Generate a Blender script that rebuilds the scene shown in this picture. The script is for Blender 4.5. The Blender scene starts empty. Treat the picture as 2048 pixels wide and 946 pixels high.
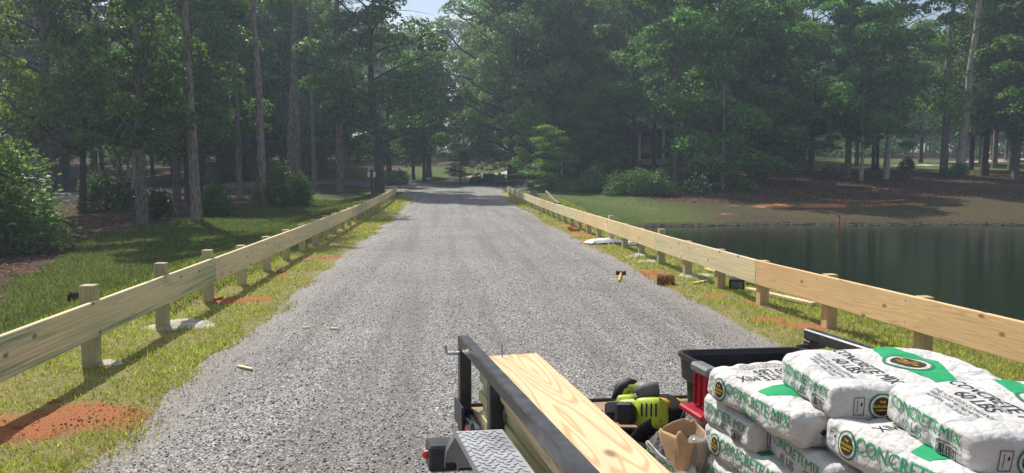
import bpy, bmesh, math, random
import numpy as np
from mathutils import Vector

R = math.radians
S = bpy.context.scene
# ------------------------------------------------------------------ camera
FPX, CX, CY = 1460.0, 1024.0, 473.0          # focal length and centre of the 2048 px frame
YAW, PITCH, EYE = math.atan(125 / FPX), math.atan(128 / FPX), 1.55
cam_d = bpy.data.cameras.new('camera'); cam = bpy.data.objects.new('camera', cam_d)
S.collection.objects.link(cam); S.camera = cam
cam_d.sensor_width = 36; cam_d.lens = 36 * FPX / 2048; cam_d.clip_start = .05; cam_d.clip_end = 2000
cam.location = (0, 0, EYE); cam.rotation_euler = (math.pi / 2 - PITCH, 0, -YAW)
# ------------------------------------------------------------------ sky, sun, exposure
SUN_EL, SUN_AZ = R(48), R(27)                 # azimuth: to the left of +Y
w = bpy.data.worlds.new('World'); S.world = w; w.use_nodes = True
nt = w.node_tree; nt.nodes.clear()
sky = nt.nodes.new('ShaderNodeTexSky'); sky.sky_type = 'NISHITA'; sky.sun_disc = False
sky.sun_elevation = SUN_EL; sky.sun_rotation = -SUN_AZ; sky.air_density = 1.0; sky.dust_density = 1.5
tc = nt.nodes.new('ShaderNodeTexCoord')
cn = nt.nodes.new('ShaderNodeTexNoise'); cn.inputs['Scale'].default_value = 5; cn.inputs['Detail'].default_value = 7
cr = nt.nodes.new('ShaderNodeValToRGB'); cr.color_ramp.elements[0].position = .50; cr.color_ramp.elements[1].position = .62
mx = nt.nodes.new('ShaderNodeMix'); mx.data_type = 'RGBA'
mx.inputs['B'].default_value = (9.5, 9.6, 9.8, 1)
bg = nt.nodes.new('ShaderNodeBackground'); bg.inputs['Strength'].default_value = .085
wo = nt.nodes.new('ShaderNodeOutputWorld')
nt.links.new(tc.outputs['Generated'], cn.inputs['Vector']); nt.links.new(cn.outputs['Fac'], cr.inputs['Fac'])
nt.links.new(cr.outputs['Color'], mx.inputs['Factor']); nt.links.new(sky.outputs['Color'], mx.inputs['A'])
nt.links.new(mx.outputs['Result'], bg.inputs['Color']); nt.links.new(bg.outputs['Background'], wo.inputs['Surface'])
sun_d = bpy.data.lights.new('sun', 'SUN'); sun = bpy.data.objects.new('sun', sun_d); S.collection.objects.link(sun)
sun_d.energy = 5.0; sun_d.angle = R(.55); sun_d.color = (1, .955, .88)
sun_dir = Vector((-math.sin(SUN_AZ) * math.cos(SUN_EL), math.cos(SUN_AZ) * math.cos(SUN_EL), math.sin(SUN_EL)))
sun.rotation_euler = sun_dir.to_track_quat('Z', 'Y').to_euler()
S.view_settings.view_transform = 'Standard'; S.view_settings.look = 'None'
S.view_settings.exposure = 0.38; S.view_settings.gamma = 1
S.render.engine = 'CYCLES'
cy = S.cycles
cy.max_bounces = 7; cy.diffuse_bounces = 3; cy.glossy_bounces = 3; cy.transmission_bounces = 5
cy.transparent_max_bounces = 6; cy.volume_bounces = 1; cy.use_denoising = True; cy.caustics_reflective = False

# ------------------------------------------------------------------ helpers
def nvec(v):
    v = np.asarray(v, float); return v / np.linalg.norm(v)
fw = np.array([math.sin(YAW) * math.cos(PITCH), math.cos(YAW) * math.cos(PITCH), -math.sin(PITCH)])
rt = np.array([math.cos(YAW), -math.sin(YAW), 0.0]); upv = np.cross(rt, fw); EYEP = np.array([0, 0, EYE])
def ray(px, py): return fw + rt * (px - CX) / FPX - upv * (py - CY) / FPX
def sstep(a, b, x):
    t = np.clip((np.asarray(x, float) - a) / (b - a), 0, 1); return t * t * (3 - 2 * t)
_rs = np.random.RandomState(7)
_K = _rs.normal(size=(14, 2)); _P = _rs.uniform(0, 6.28, 14)
def wob(x, y, f):
    s = 0
    for k, p in zip(_K, _P): s = s + np.sin(f * (k[0] * x + k[1] * y) + p)
    return s / 5.0
def terrain(x, y):
    x = np.asarray(x, float); y = np.asarray(y, float)
    zc = np.interp(y, [0, 24, 34, 42, 55, 65, 80, 100, 150, 300], [0, 0, .07, .2, .5, .85, 1.7, 2.8, 5.2, 11])
    zl = np.interp(y, [0, 20, 30, 45, 55, 70, 100, 150, 300], [-.5, -.5, -.4, -.15, .2, .9, 2.6, 5.2, 11])
    ys = y + 1.2 * np.sin(x * .17 + 2.2) + .4 * np.sin(x * .7)
    zr = np.interp(ys, [-20, 28, 30.5, 32, 33.2, 40, 45, 50, 56, 75, 100, 150, 300],
                   [-1.9, -1.7, -1.25, -.88, -.6, -.08, .4, .9, 1.45, 2.7, 3.6, 5.6, 11])
    z = zc + sstep(-3.3, -7, x) * (zl - zc) + sstep(4.3, 9.6, x) * (zr - zc)
    off = np.clip(np.minimum(np.abs(x - .5) - 2.6, 20) / 8, 0, 1)
    z = z + off * (.10 * wob(x, y, .35) + .03 * wob(x, y, 1.3))
    verge = sstep(2.5, 3.2, np.abs(x - .45)) * (1 - sstep(5, 8, np.abs(x - .45)))
    return z + verge * .012 * wob(x, y, 4)
def tz(x, y): return float(terrain(x, y))
def gp(px, py):
    """the ground point seen at a pixel of the photograph"""
    r = ray(px, py); t = 1.0; last = t
    while t < 260:
        p = EYEP + r * t
        if p[2] <= tz(p[0], p[1]):
            lo, hi = last, t
            for _ in range(24):
                m = (lo + hi) / 2; q = EYEP + r * m
                if q[2] <= tz(q[0], q[1]): hi = m
                else: lo = m
            return EYEP + r * hi
        last = t; t += .25 if t < 60 else .6
    return EYEP + r * t
def col_at(px, y):
    """world x of a picture column at depth y"""
    r = ray(px, 345); return float(r[0] * y / r[1])

class MB:
    """collects shapes into one mesh"""
    def __init__(s): s.v = []; s.f = []
    def add(s, verts, faces):
        o = len(s.v); s.v.extend([tuple(map(float, q)) for q in verts]); s.f.extend([tuple(i + o for i in f) for f in faces]); return s
    def cbox(s, c, size, axes=None, b=.004):
        """chamfered box"""
        hx, hy, hz = [q / 2 for q in size]; b = min(b, hx * .49, hy * .49, hz * .49)
        A = np.eye(3) if axes is None else np.array(axes, float); c = np.array(c, float)
        V = []; idx = {}
        for sx in (-1, 1):
            for sy in (-1, 1):
                for sz in (-1, 1):
                    for k in range(3):
                        p = np.array([sx * (hx - b), sy * (hy - b), sz * (hz - b)]); p[k] += (sx, sy, sz)[k] * b
                        idx[sx, sy, sz, k] = len(V); V.append(c + p @ A)
        F = []
        def q(*ks): F.append([idx[k] for k in ks])
        for g in (-1, 1):
            o = [(-1, -1), (1, -1), (1, 1), (-1, 1)] if g > 0 else [(-1, 1), (1, 1), (1, -1), (-1, -1)]
            q(*[(g, a, d, 0) for a, d in o]); q(*[(d, g, a, 1) for a, d in o]); q(*[(a, d, g, 2) for a, d in o])
        for a in (-1, 1):
            for d in (-1, 1):
                q((-1, a, d, 1), (1, a, d, 1), (1, a, d, 2), (-1, a, d, 2))
                q((a, -1, d, 0), (a, 1, d, 0), (a, 1, d, 2), (a, -1, d, 2))
                q((a, d, -1, 0), (a, d, 1, 0), (a, d, 1, 1), (a, d, -1, 1))
                for e in (-1, 1): q((a, d, e, 0), (a, d, e, 1), (a, d, e, 2))
        return s.add(V, F)
    def tube(s, pts, rad, n=8, cap=True, sq=False):
        pts = [np.array(p, float) for p in pts]; rad = [rad] * len(pts) if np.isscalar(rad) else rad
        V = []; F = []; ref = None
        for i, p in enumerate(pts):
            d = nvec(pts[min(i + 1, len(pts) - 1)] - pts[max(i - 1, 0)])
            if ref is None: ref = np.array([0, 0, 1.]) if abs(d[2]) < .9 else np.array([1., 0, 0])
            u = nvec(np.cross(d, ref)); ref2 = np.cross(u, d); ref = ref2
            for k in range(n):
                t = 2 * math.pi * (k + (.5 if sq else 0)) / n; V.append(p + rad[i] * (math.cos(t) * u + math.sin(t) * ref2))
        for i in range(len(pts) - 1):
            for k in range(n):
                F.append((i * n + k, i * n + (k + 1) % n, (i + 1) * n + (k + 1) % n, (i + 1) * n + k))
        if cap: F.append(tuple(range(n))[::-1]); F.append(tuple((len(pts) - 1) * n + k for k in range(n)))
        return s.add(V, F)
    def prism(s, poly, c, axes, th, b=0):
        """polygon (u,v) extruded by th along the third axis"""
        A = np.array(axes, float); c = np.array(c, float); n = len(poly)
        V = [c + A[0] * u + A[1] * v - A[2] * th / 2 for u, v in poly] + [c + A[0] * u + A[1] * v + A[2] * th / 2 for u, v in poly]
        F = [tuple(range(n))[::-1], tuple(range(n, 2 * n))] + [(i, (i + 1) % n, n + (i + 1) % n, n + i) for i in range(n)]
        return s.add(V, F)
    def blob(s, c, size, seed=0, n=10, rough=.15, axes=None):
        """uneven lump"""
        rs = np.random.RandomState(seed); K = rs.normal(size=(6, 3)) * 2.2; P = rs.uniform(0, 6, 6)
        A = np.eye(3) if axes is None else np.array(axes, float); V = []; F = []
        for i in range(n + 1):
            for k in range(2 * n):
                th = math.pi * i / n; ph = math.pi * k / n
                d = np.array([math.sin(th) * math.cos(ph), math.sin(th) * math.sin(ph), math.cos(th)])
                r = 1 + rough * float(np.sum(np.sin(K @ d + P))) / 2
                V.append(np.array(c) + (d * r * np.array(size)) @ A)
        for i in range(n):
            for k in range(2 * n): F.append((i * 2 * n + k, (i + 1) * 2 * n + k, (i + 1) * 2 * n + (k + 1) % (2 * n), i * 2 * n + (k + 1) % (2 * n)))
        return s.add(V, F)
    def ribbon(s, pts, widths, side, th=.004):
        pts = [np.array(p, float) for p in pts]; V = []; F = []
        for i, p in enumerate(pts):
            d = nvec(pts[min(i + 1, len(pts) - 1)] - pts[max(i - 1, 0)]); sd = np.array(side[i] if isinstance(side, list) else side, float)
            sd = nvec(sd - d * (sd @ d)); n = np.cross(d, sd); ww = widths[i] if not np.isscalar(widths) else widths
            for a, e in ((-1, -1), (1, -1), (1, 1), (-1, 1)): V.append(p + sd * a * ww / 2 + n * e * th / 2)
        for i in range(len(pts) - 1):
            for k in range(4): F.append((i * 4 + k, i * 4 + (k + 1) % 4, i * 4 + 4 + (k + 1) % 4, i * 4 + 4 + k))
        m = (len(pts) - 1) * 4; F.append((3, 2, 1, 0)); F.append((m, m + 1, m + 2, m + 3))
        return s.add(V, F)
    def grid(s, fn, nu, nv):
        V = [fn(i / nu, j / nv) for i in range(nu + 1) for j in range(nv + 1)]
        return s.add(V, [(i * (nv + 1) + j, (i + 1) * (nv + 1) + j, (i + 1) * (nv + 1) + j + 1, i * (nv + 1) + j + 1) for i in range(nu) for j in range(nv)])
    def build(s, name, m, parent=None, smooth=False, base=None):
        """base: a top-level mesh gets its origin there; with a parent the vertices are world points"""
        me = bpy.data.meshes.new(name); o0 = np.array(parent.location) if parent is not None and parent.type == 'EMPTY' and base is None else (np.array(base) if base is not None else np.zeros(3))
        me.from_pydata([tuple(np.array(q) - o0) for q in s.v], [], s.f); me.update()
        if s.f:
            bm = bmesh.new(); bm.from_mesh(me); bmesh.ops.recalc_face_normals(bm, faces=bm.faces); bm.to_mesh(me); bm.free()
        return link(name, me, m, parent, smooth, base if parent is None else None)

def link(name, me, m, parent=None, smooth=False, loc=None):
    o = bpy.data.objects.new(name, me); S.collection.objects.link(o)
    for q in (m if isinstance(m, (list, tuple)) else [m]): me.materials.append(q)
    if smooth: me.polygons.foreach_set('use_smooth', np.ones(len(me.polygons), bool))
    if parent is not None: o.parent = parent
    if loc is not None: o.location = tuple(loc)
    return o
def npmesh(name, V, F):
    """fast mesh from arrays; F is (n,3) or (n,4)"""
    me = bpy.data.meshes.new(name); V = np.asarray(V, np.float32); F = np.asarray(F, np.int32); k = F.shape[1]
    me.vertices.add(len(V)); me.vertices.foreach_set('co', V.ravel())
    me.loops.add(F.size); me.loops.foreach_set('vertex_index', F.ravel())
    me.polygons.add(len(F)); me.polygons.foreach_set('loop_start', np.arange(0, F.size, k, dtype=np.int32))
    me.update(calc_edges=True); return me
def tag(o, label=None, cat=None, group=None, kind=None):
    if label: o['label'] = label
    if cat: o['category'] = cat
    if group: o['group'] = group
    if kind: o['kind'] = kind
    return o
def empty(name, loc, rz=0):
    o = bpy.data.objects.new(name, None); S.collection.objects.link(o); o.location = tuple(map(float, loc)); o.rotation_euler.z = rz
    o.empty_display_size = .1; return o
def rot(az, el=0, roll=0):
    """three unit axes: forward, side, up"""
    f = np.array([math.cos(el) * math.cos(az), math.cos(el) * math.sin(az), math.sin(el)])
    u0 = np.array([-math.sin(el) * math.cos(az), -math.sin(el) * math.sin(az), math.cos(el)]); s0 = np.cross(u0, f)
    return np.array([f, s0 * math.cos(roll) + u0 * math.sin(roll), u0 * math.cos(roll) - s0 * math.sin(roll)])

# ------------------------------------------------------------------ materials
class NT:
    def __init__(s, name):
        s.m = bpy.data.materials.new(name); s.m.use_nodes = True; s.t = s.m.node_tree; s.b = s.t.nodes['Principled BSDF']
    def n(s, kind, **kw):
        q = s.t.nodes.new('ShaderNode' + kind)
        for k, v in kw.items():
            if k.startswith('i_'):
                q.inputs[int(k[2:]) if k[2:].isdigit() else k[2:]].default_value = v
            else: setattr(q, k, v)
        return q
    def l(s, a, b): s.t.links.new(a, b)
    def tex(s, kind, vec, scale, **kw):
        q = s.n(kind, **kw); q.inputs['Scale'].default_value = scale
        if vec is not None: s.l(vec, q.inputs['Vector'])
        return q
    def ramp(s, fac, *stops):
        q = s.n('ValToRGB'); e = q.color_ramp.elements
        while len(e) < len(stops): e.new(.5)
        for x, (p, c) in zip(e, stops): x.position = p; x.color = (*c, 1) if len(c) == 3 else c
        s.l(fac, q.inputs['Fac']); return q.outputs['Color']
    def g(s, fac, a, b): return s.ramp(fac, (a, (0, 0, 0)), (b, (1, 1, 1)))
    def mix(s, fac, a, b, mode='MIX'):
        q = s.n('Mix', data_type='RGBA', blend_type=mode)
        for k, v in (('Factor', fac), ('A', a), ('B', b)):
            if isinstance(v, (int, float)): q.inputs[k].default_value = v
            elif isinstance(v, tuple): q.inputs[k].default_value = (*v, 1)
            else: s.l(v, q.inputs[k])
        return q.outputs['Result']
    def math(s, op, a, b=0.0):
        q = s.n('Math', operation=op)
        for i, v in enumerate((a, b)):
            if isinstance(v, (int, float)): q.inputs[i].default_value = v
            else: s.l(v, q.inputs[i])
        return q.outputs[0]
    def obj(s): return s.n('TexCoord').outputs['Object']
    def pos(s): return s.n('NewGeometry').outputs['Position']
    def scale(s, vec, sc):
        q = s.n('Mapping'); q.inputs['Scale'].default_value = sc; s.l(vec, q.inputs['Vector']); return q.outputs['Vector']
    def color(s, c):
        if isinstance(c, tuple): s.b.inputs['Base Color'].default_value = (*c, 1)
        else: s.l(c, s.b.inputs['Base Color'])
    def set(s, rough=.7, spec=.3, metal=0):
        s.b.inputs['Roughness'].default_value = rough; s.b.inputs['Specular IOR Level'].default_value = spec; s.b.inputs['Metallic'].default_value = metal
    def bump(s, h, strength=.5, dist=.01):
        q = s.n('Bump'); q.inputs['Strength'].default_value = strength; q.inputs['Distance'].default_value = dist
        s.l(h, q.inputs['Height']); s.l(q.outputs['Normal'], s.b.inputs['Normal'])

def plain(name, c, rough=.6, spec=.4, metal=0, var=.25, sc=14, bump=.15, dist=.002):
    """one colour, worn by noise"""
    t = NT(name); v = t.obj(); a = t.tex('TexNoise', v, sc, i_Detail=5.0); d = tuple(x * (1 - var) for x in c); e = tuple(min(1, x * (1 + var)) for x in c)
    t.color(t.ramp(a.outputs['Fac'], (.3, d), (.7, e))); t.set(rough, spec, metal)
    r = t.ramp(a.outputs['Fac'], (.3, (rough * .8,) * 3), (.7, (min(1, rough * 1.2),) * 3)); t.l(r, t.b.inputs['Roughness'])
    b = t.tex('TexNoise', v, sc * 9, i_Detail=3.0); t.bump(b.outputs['Fac'], bump, dist); return t.m

def wood(name, light, dark, green=0.0, seed=0.0, knots=True, contour=26.0, stretch=(.2, 8.0), amt=.22):
    """sawn board, grain along local X, growth rings as contour lines, a few knots"""
    t = NT(name); v0 = t.obj(); oi = t.n('ObjectInfo')
    ad = t.n('VectorMath', operation='MULTIPLY_ADD'); t.l(oi.outputs['Random'], ad.inputs[0]); ad.inputs[1].default_value = (37, 11, 5); t.l(v0, ad.inputs[2]); v = ad.outputs[0]
    f = t.tex('TexNoise', t.scale(v, (stretch[0], stretch[1], stretch[1])), 1.3, i_Detail=2.0, i_Roughness=.4)
    ring = t.ramp(t.math('ADD', t.math('MULTIPLY', t.math('SINE', t.math('MULTIPLY', f.outputs['Fac'], contour * 6.0)), .5), .5), (.02, (0, 0, 0)), (.42, (1, 1, 1)))
    fine = t.tex('TexNoise', t.scale(v, (2, 120, 120)), 1.0, i_Detail=4.0)
    c = t.ramp(fine.outputs['Fac'], (.3, tuple(q * .9 for q in light)), (.7, tuple(min(1, q * 1.08) for q in light))); c = t.mix(t.math('MULTIPLY', t.math('SUBTRACT', 1.0, ring), amt * 3.0), c, dark)
    blot = t.tex('TexNoise', t.scale(v, (.9, 3, 3)), 1.4, i_Detail=4.0)
    c = t.mix(t.math('MULTIPLY', t.g(blot.outputs['Fac'], .45, .75), .35), c, tuple(q * .62 for q in light))
    if green:
        gn = t.tex('TexNoise', t.scale(v, (.5, 4, 4)), 1.1, i_Detail=6.0, i_Distortion=.6)
        sk = t.tex('TexNoise', t.scale(v, (.9, 46, 46)), 1.0, i_Detail=4.0)
        c = t.mix(t.math('MULTIPLY', t.math('MULTIPLY', t.g(gn.outputs['Fac'], .40, .56), t.g(sk.outputs['Fac'], .40, .60)), green * .95), c, (.19, .30, .18))
    if knots:
        sp = t.n('SeparateXYZ'); t.l(v, sp.inputs[0]); cb = t.n('CombineXYZ'); t.l(t.math('MULTIPLY', sp.outputs[0], 1.9), cb.inputs[0]); t.l(t.math('MULTIPLY', t.math('ADD', sp.outputs[1], sp.outputs[2]), 3.4), cb.inputs[1])
        vo = t.tex('TexVoronoi', cb.outputs[0], 1.0, voronoi_dimensions='2D'); vo.inputs['Randomness'].default_value = 1
        k = t.math('LESS_THAN', vo.outputs['Distance'], .075); kk = t.ramp(vo.outputs['Distance'], (.03, (1, 1, 1)), (.075, (0, 0, 0)))
        c = t.mix(t.math('MULTIPLY', kk, .8), c, (.16, .085, .035))
    var = t.n('HueSaturation'); t.l(c, var.inputs['Color']); t.l(t.math('ADD', t.math('MULTIPLY', oi.outputs['Random'], .3), .83), var.inputs['Value'])
    t.color(var.outputs['Color']); t.set(.72, .25); t.bump(t.math('ADD', fine.outputs['Fac'], t.math('MULTIPLY', ring, .15)), .25, .003); return t.m

def leafmat(name, c0, c1, trans=.45, rough=.5, spec=.25):
    t = NT(name); g = t.n('NewGeometry'); oi = t.n('ObjectInfo')
    c = t.ramp(g.outputs['Random Per Island'], (0, c0), (.75, c1), (1, tuple(min(1, x * 1.5) for x in c1)))
    h = t.n('HueSaturation'); t.l(c, h.inputs['Color'])
    t.l(t.math('ADD', t.math('MULTIPLY', oi.outputs['Random'], .05), .475), h.inputs['Hue'])
    t.l(t.math('ADD', t.math('MULTIPLY', oi.outputs['Random'], .5), .75), h.inputs['Value'])
    t.color(h.outputs['Color']); t.set(rough, spec)
    tr = t.n('BsdfTranslucent'); mc = t.mix(1.0, h.outputs['Color'], (1.35, 1.5, .6), 'MULTIPLY'); t.l(mc, tr.inputs['Color'])
    ms = t.n('MixShader'); ms.inputs[0].default_value = trans
    t.l(t.b.outputs[0], ms.inputs[1]); t.l(tr.outputs[0], ms.inputs[2]); t.l(ms.outputs[0], t.t.nodes['Material Output'].inputs['Surface']); return t.m

def barkmat(name, c0, c1, sc=1.0):
    t = NT(name); v = t.obj(); vo = t.tex('TexVoronoi', t.scale(v, (9 * sc, 9 * sc, 2.2 * sc)), 1.0); n = t.tex('TexNoise', t.scale(v, (14, 14, 4)), 1.0, i_Detail=6.0)
    h = t.math('ADD', t.math('MULTIPLY', vo.outputs['Distance'], .7), t.math('MULTIPLY', n.outputs['Fac'], .5))
    t.color(t.ramp(h, (.25, c1), (.75, c0))); t.set(.9, .15); t.bump(h, .9, .04); return t.m

M = {}
def build_ground_material():
    t = NT('ground_cover'); p = t.pos()
    at = {k: t.n('Attribute', attribute_name=k).outputs['Fac'] for k in ('straw', 'clay', 'verge', 'mud')}
    n1 = t.tex('TexNoise', p, 1.1, i_Detail=6.0, i_Roughness=.65).outputs['Fac']; n2 = t.tex('TexNoise', p, 9.0, i_Detail=6.0, i_Roughness=.7).outputs['Fac']
    n3 = t.tex('TexNoise', p, 70.0, i_Detail=4.0, i_Roughness=.7).outputs['Fac']; n4 = t.tex('TexNoise', p, .22, i_Detail=4.0).outputs['Fac']
    lawn = t.mix(n3, (.045, .072, .018), (.115, .16, .04)); lawn = t.mix(t.g(n1, .5, .72), lawn, (.14, .145, .05))
    lawn = t.mix(t.math('MULTIPLY', t.g(n4, .5, .68), .5), lawn, (.17, .155, .06))
    vg = t.mix(n3, (.14, .17, .035), (.34, .32, .10)); vg = t.mix(t.g(n2, .42, .64), vg, (.38, .31, .17))
    st = t.tex('TexVoronoi', p, 26.0).outputs['Color']; stg = t.n('RGBToBW'); t.l(st, stg.inputs[0])
    straw = t.mix(t.math('MULTIPLY', stg.outputs[0], n3), (.026, .017, .013), (.22, .145, .105)); straw = t.mix(t.g(n1, .45, .75), straw, (.10, .06, .045))
    clay = t.mix(n3, (.32, .10, .042), (.62, .25, .12)); clay = t.mix(t.math('MULTIPLY', t.g(n2, .46, .62), .8), clay, (.33, .20, .09))
    mud = t.mix(n3, (.03, .028, .018), (.11, .095, .06))
    def edge(m, lo=.35, hi=.65, amt=.5): return t.g(t.math('ADD', m, t.math('MULTIPLY', t.math('SUBTRACT', t.math('ADD', t.math('MULTIPLY', n2, .6), t.math('MULTIPLY', n1, .4)), .5), amt * 2)), lo, hi)
    c = t.mix(edge(at['verge']), lawn, vg); c = t.mix(edge(at['straw']), c, straw); c = t.mix(edge(at['mud']), c, mud); c = t.mix(edge(at['clay'], .4, .6, .6), c, clay)
    t.color(c); t.set(.95, .08); t.bump(t.math('ADD', n3, t.math('MULTIPLY', n2, .8)), .9, .03); M['ground'] = t.m
build_ground_material()
def build_gravel():
    t = NT('crushed_stone'); p = t.pos()
    vo = t.tex('TexVoronoi', p, 76.0); v2 = t.tex('TexVoronoi', p, 160.0); n = t.tex('TexNoise', p, .45, i_Detail=5.0).outputs['Fac']; nn = t.tex('TexNoise', p, 5.0, i_Detail=5.0).outputs['Fac']
    bw = t.n('RGBToBW'); t.l(vo.outputs['Color'], bw.inputs[0]); b2 = t.n('RGBToBW'); t.l(v2.outputs['Color'], b2.inputs[0])
    s = t.math('ADD', t.math('MULTIPLY', bw.outputs[0], .65), t.math('MULTIPLY', b2.outputs[0], .35))
    c = t.ramp(s, (.20, (.07, .066, .063)), (.42, (.165, .156, .150)), (.60, (.31, .295, .28)), (.80, (.70, .66, .61)))
    c = t.mix(t.g(vo.outputs['Distance'], .62, 1.05), c, (.06, .057, .054))
    tk = t.n('Attribute', attribute_name='track').outputs['Fac']
    c = t.mix(t.math('MULTIPLY', t.g(t.math('ADD', tk, t.math('MULTIPLY', t.math('SUBTRACT', nn, .5), .7)), .25, .9), .22), c, (.22, .205, .19))
    lw = t.tex('TexNoise', t.scale(p, (2.6, .10, 1)), 1.0, i_Detail=4.0, i_Roughness=.6).outputs['Fac']
    c = t.mix(t.math('MULTIPLY', t.g(lw, .46, .62), .42), c, (.105, .093, .082))
    c = t.mix(t.math('MULTIPLY', t.g(n, .40, .70), .42), c, (.11, .108, .11)); c = t.mix(t.math('MULTIPLY', t.g(nn, .6, .8), .25), c, (.34, .29, .23))
    du = t.n('Attribute', attribute_name='dust').outputs['Fac']
    c = t.mix(t.math('MULTIPLY', t.g(t.math('ADD', du, t.math('MULTIPLY', t.math('SUBTRACT', nn, .5), .8)), .4, .9), .5), c, (.32, .29, .25))
    t.color(c); t.set(.8, .3); h = t.math('SUBTRACT', t.math('MULTIPLY', b2.outputs[0], .4), t.math('MULTIPLY', vo.outputs['Distance'], 1.0)); t.bump(t.math('ADD', h, t.math('MULTIPLY', bw.outputs[0], .5)), .8, .010); M['gravel'] = t.m
build_gravel()
M['asphalt'] = plain('asphalt', (.17, .168, .17), .9, .2, var=.35, sc=3, bump=.4, dist=.01)
M['driveway'] = plain('driveway_concrete', (.42, .39, .36), .9, .2, var=.2, sc=2, bump=.3, dist=.006)
M['cement'] = plain('dry_cement', (.42, .385, .33), .95, .1, var=.3, sc=9, bump=.7, dist=.01)
M['pine_left'] = wood('new_pine_green_streaks', (.72, .60, .37), (.52, .41, .22), green=1.0)
M['pine_pale'] = wood('new_pine_pale', (.74, .62, .39), (.54, .42, .23), green=.25)
M['pine_tan'] = wood('new_pine_tan', (.71, .48, .245), (.52, .32, .14))
M['pine_yellow'] = wood('new_pine_yellow', (.74, .59, .34), (.57, .41, .20))
M['pine_plank'] = wood('new_pine_plank', (.62, .48, .29), (.47, .31, .15), contour=24.0, stretch=(.45, 5.0), amt=.30)
M['post'] = wood('post_pine', (.52, .38, .20), (.33, .22, .11), knots=False)
M['post_green'] = wood('post_pine_green', (.50, .43, .25), (.32, .26, .13), green=.35, knots=False)
M['old_wood'] = wood('grey_old_wood', (.25, .22, .19), (.13, .11, .09))
M['lumber'] = wood('stacked_lumber', (.50, .47, .27), (.36, .33, .17), green=.22, knots=False)
M['steel'] = plain('black_painted_steel', (.030, .032, .038), .38, .5, var=.5, sc=18, bump=.2)
M['rust'] = plain('rusty_steel', (.14, .065, .035), .8, .3, var=.5, sc=25)
M['plate'] = plain('checker_plate', (.30, .31, .33), .48, .5, .25, var=.2, sc=10)
M['deck'] = wood('deck_plank', (.40, .27, .18), (.26, .16, .10), knots=False)
M['tote'] = plain('black_tote_plastic', (.022, .022, .025), .42, .45, var=.3, sc=10)
M['red'] = plain('red_latch_plastic', (.36, .012, .03), .4, .5, var=.15)
M['red_lens'] = plain('red_lens', (.6, .02, .02), .2, .6, var=.1)
M['white_tape'] = plain('white_tape', (.7, .7, .7), .4, .5, var=.1)
M['lime'] = plain('lime_tool_plastic', (.42, .52, .03), .45, .4, var=.15)
M['tool_grey'] = plain('grey_tool_plastic', (.14, .145, .15), .55, .4, var=.2)
M['tool_black'] = plain('black_rubber', (.018, .018, .02), .6, .3, var=.3)
M['yellow'] = plain('yellow_tool_plastic', (.72, .40, .02), .45, .4, var=.12)
M['bright_steel'] = plain('bright_steel', (.5, .5, .5), .3, .5, .9, var=.2)
M['strap'] = plain('black_webbing', (.02, .02, .022), .85, .15, var=.3, sc=60, bump=.5)
M['grey_cloth'] = plain('grey_canvas', (.16, .15, .17), .95, .1, var=.2, sc=20, bump=.5)
M['kraft'] = plain('brown_kraft_paper', (.52, .34, .20), .9, .1, var=.12, sc=12, bump=.4)
M['bag_white'] = plain('white_bag_paper', (.58, .572, .555), .75, .2, var=.07, sc=9, bump=.6, dist=.004)
def bag_paper():
    t = NT('creased_white_paper'); v = t.obj(); a = t.tex('TexVoronoi', v, 16.0, feature='DISTANCE_TO_EDGE').outputs['Distance']; b = t.tex('TexVoronoi', v, 43.0, feature='DISTANCE_TO_EDGE').outputs['Distance']
    n = t.tex('TexNoise', v, 9.0, i_Detail=6.0).outputs['Fac']; n2 = t.tex('TexNoise', v, 60.0, i_Detail=4.0).outputs['Fac']; oi = t.n('ObjectInfo')
    c = t.ramp(n, (.3, (.46, .452, .438)), (.7, (.575, .565, .55))); c = t.mix(t.math('MULTIPLY', t.g(n2, .6, .85), .35), c, (.36, .34, .31))
    t.color(c); t.set(.7, .25); t.bump(t.math('ADD', t.math('ADD', t.math('MULTIPLY', a, 1.0), t.math('MULTIPLY', b, .35)), t.math('ADD', t.math('MULTIPLY', n, .6), t.math('MULTIPLY', n2, .10))), .85, .014); M['bag_white'] = t.m
bag_paper()
M['print_green'] = plain('green_print', (.02, .30, .12), .7, .2, var=.12, sc=40)
M['print_dark_green'] = plain('dark_green_print', (.03, .16, .09), .7, .2, var=.15, sc=60)
M['print_black'] = plain('black_print', (.03, .03, .04), .7, .2, var=.25, sc=60)
M['print_brown'] = plain('brown_print', (.045, .03, .015), .7, .2, var=.3, sc=40)
M['print_gold'] = plain('gold_print', (.60, .40, .04), .7, .2, var=.15, sc=40)
M['white_plastic'] = plain('white_plastic_film', (.75, .75, .76), .5, .3, var=.08)
M['red_bark'] = barkmat('red_log_bark', (.30, .12, .06), (.12, .04, .02), 4)
M['dark_bark'] = barkmat('dark_log_bark', (.10, .06, .045), (.03, .02, .015), 4)
M['clay_dirt'] = plain('red_clay', (.44, .15, .065), .95, .08, var=.35, sc=22, bump=.9, dist=.02)
M['pine_bark'] = barkmat('pine_bark', (.25, .21, .185), (.07, .055, .048))
M['oak_bark'] = barkmat('oak_bark', (.17, .155, .14), (.055, .05, .045), 1.3)
M['dark_trunk'] = barkmat('dark_trunk_bark', (.085, .072, .065), (.03, .026, .024), 1.3)
M['pale_bark'] = barkmat('pale_bark', (.40, .36, .31), (.20, .17, .14), .6)
M['leaf_a'] = leafmat('sweetgum_leaves', (0.058, 0.114, 0.029), (0.124, 0.227, 0.055))
M['leaf_b'] = leafmat('oak_leaves', (0.045, 0.088, 0.027), (0.094, 0.165, 0.045))
M['leaf_bright'] = leafmat('dogwood_leaves', (0.066, 0.143, 0.031), (0.143, 0.275, 0.055), .5)
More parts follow.
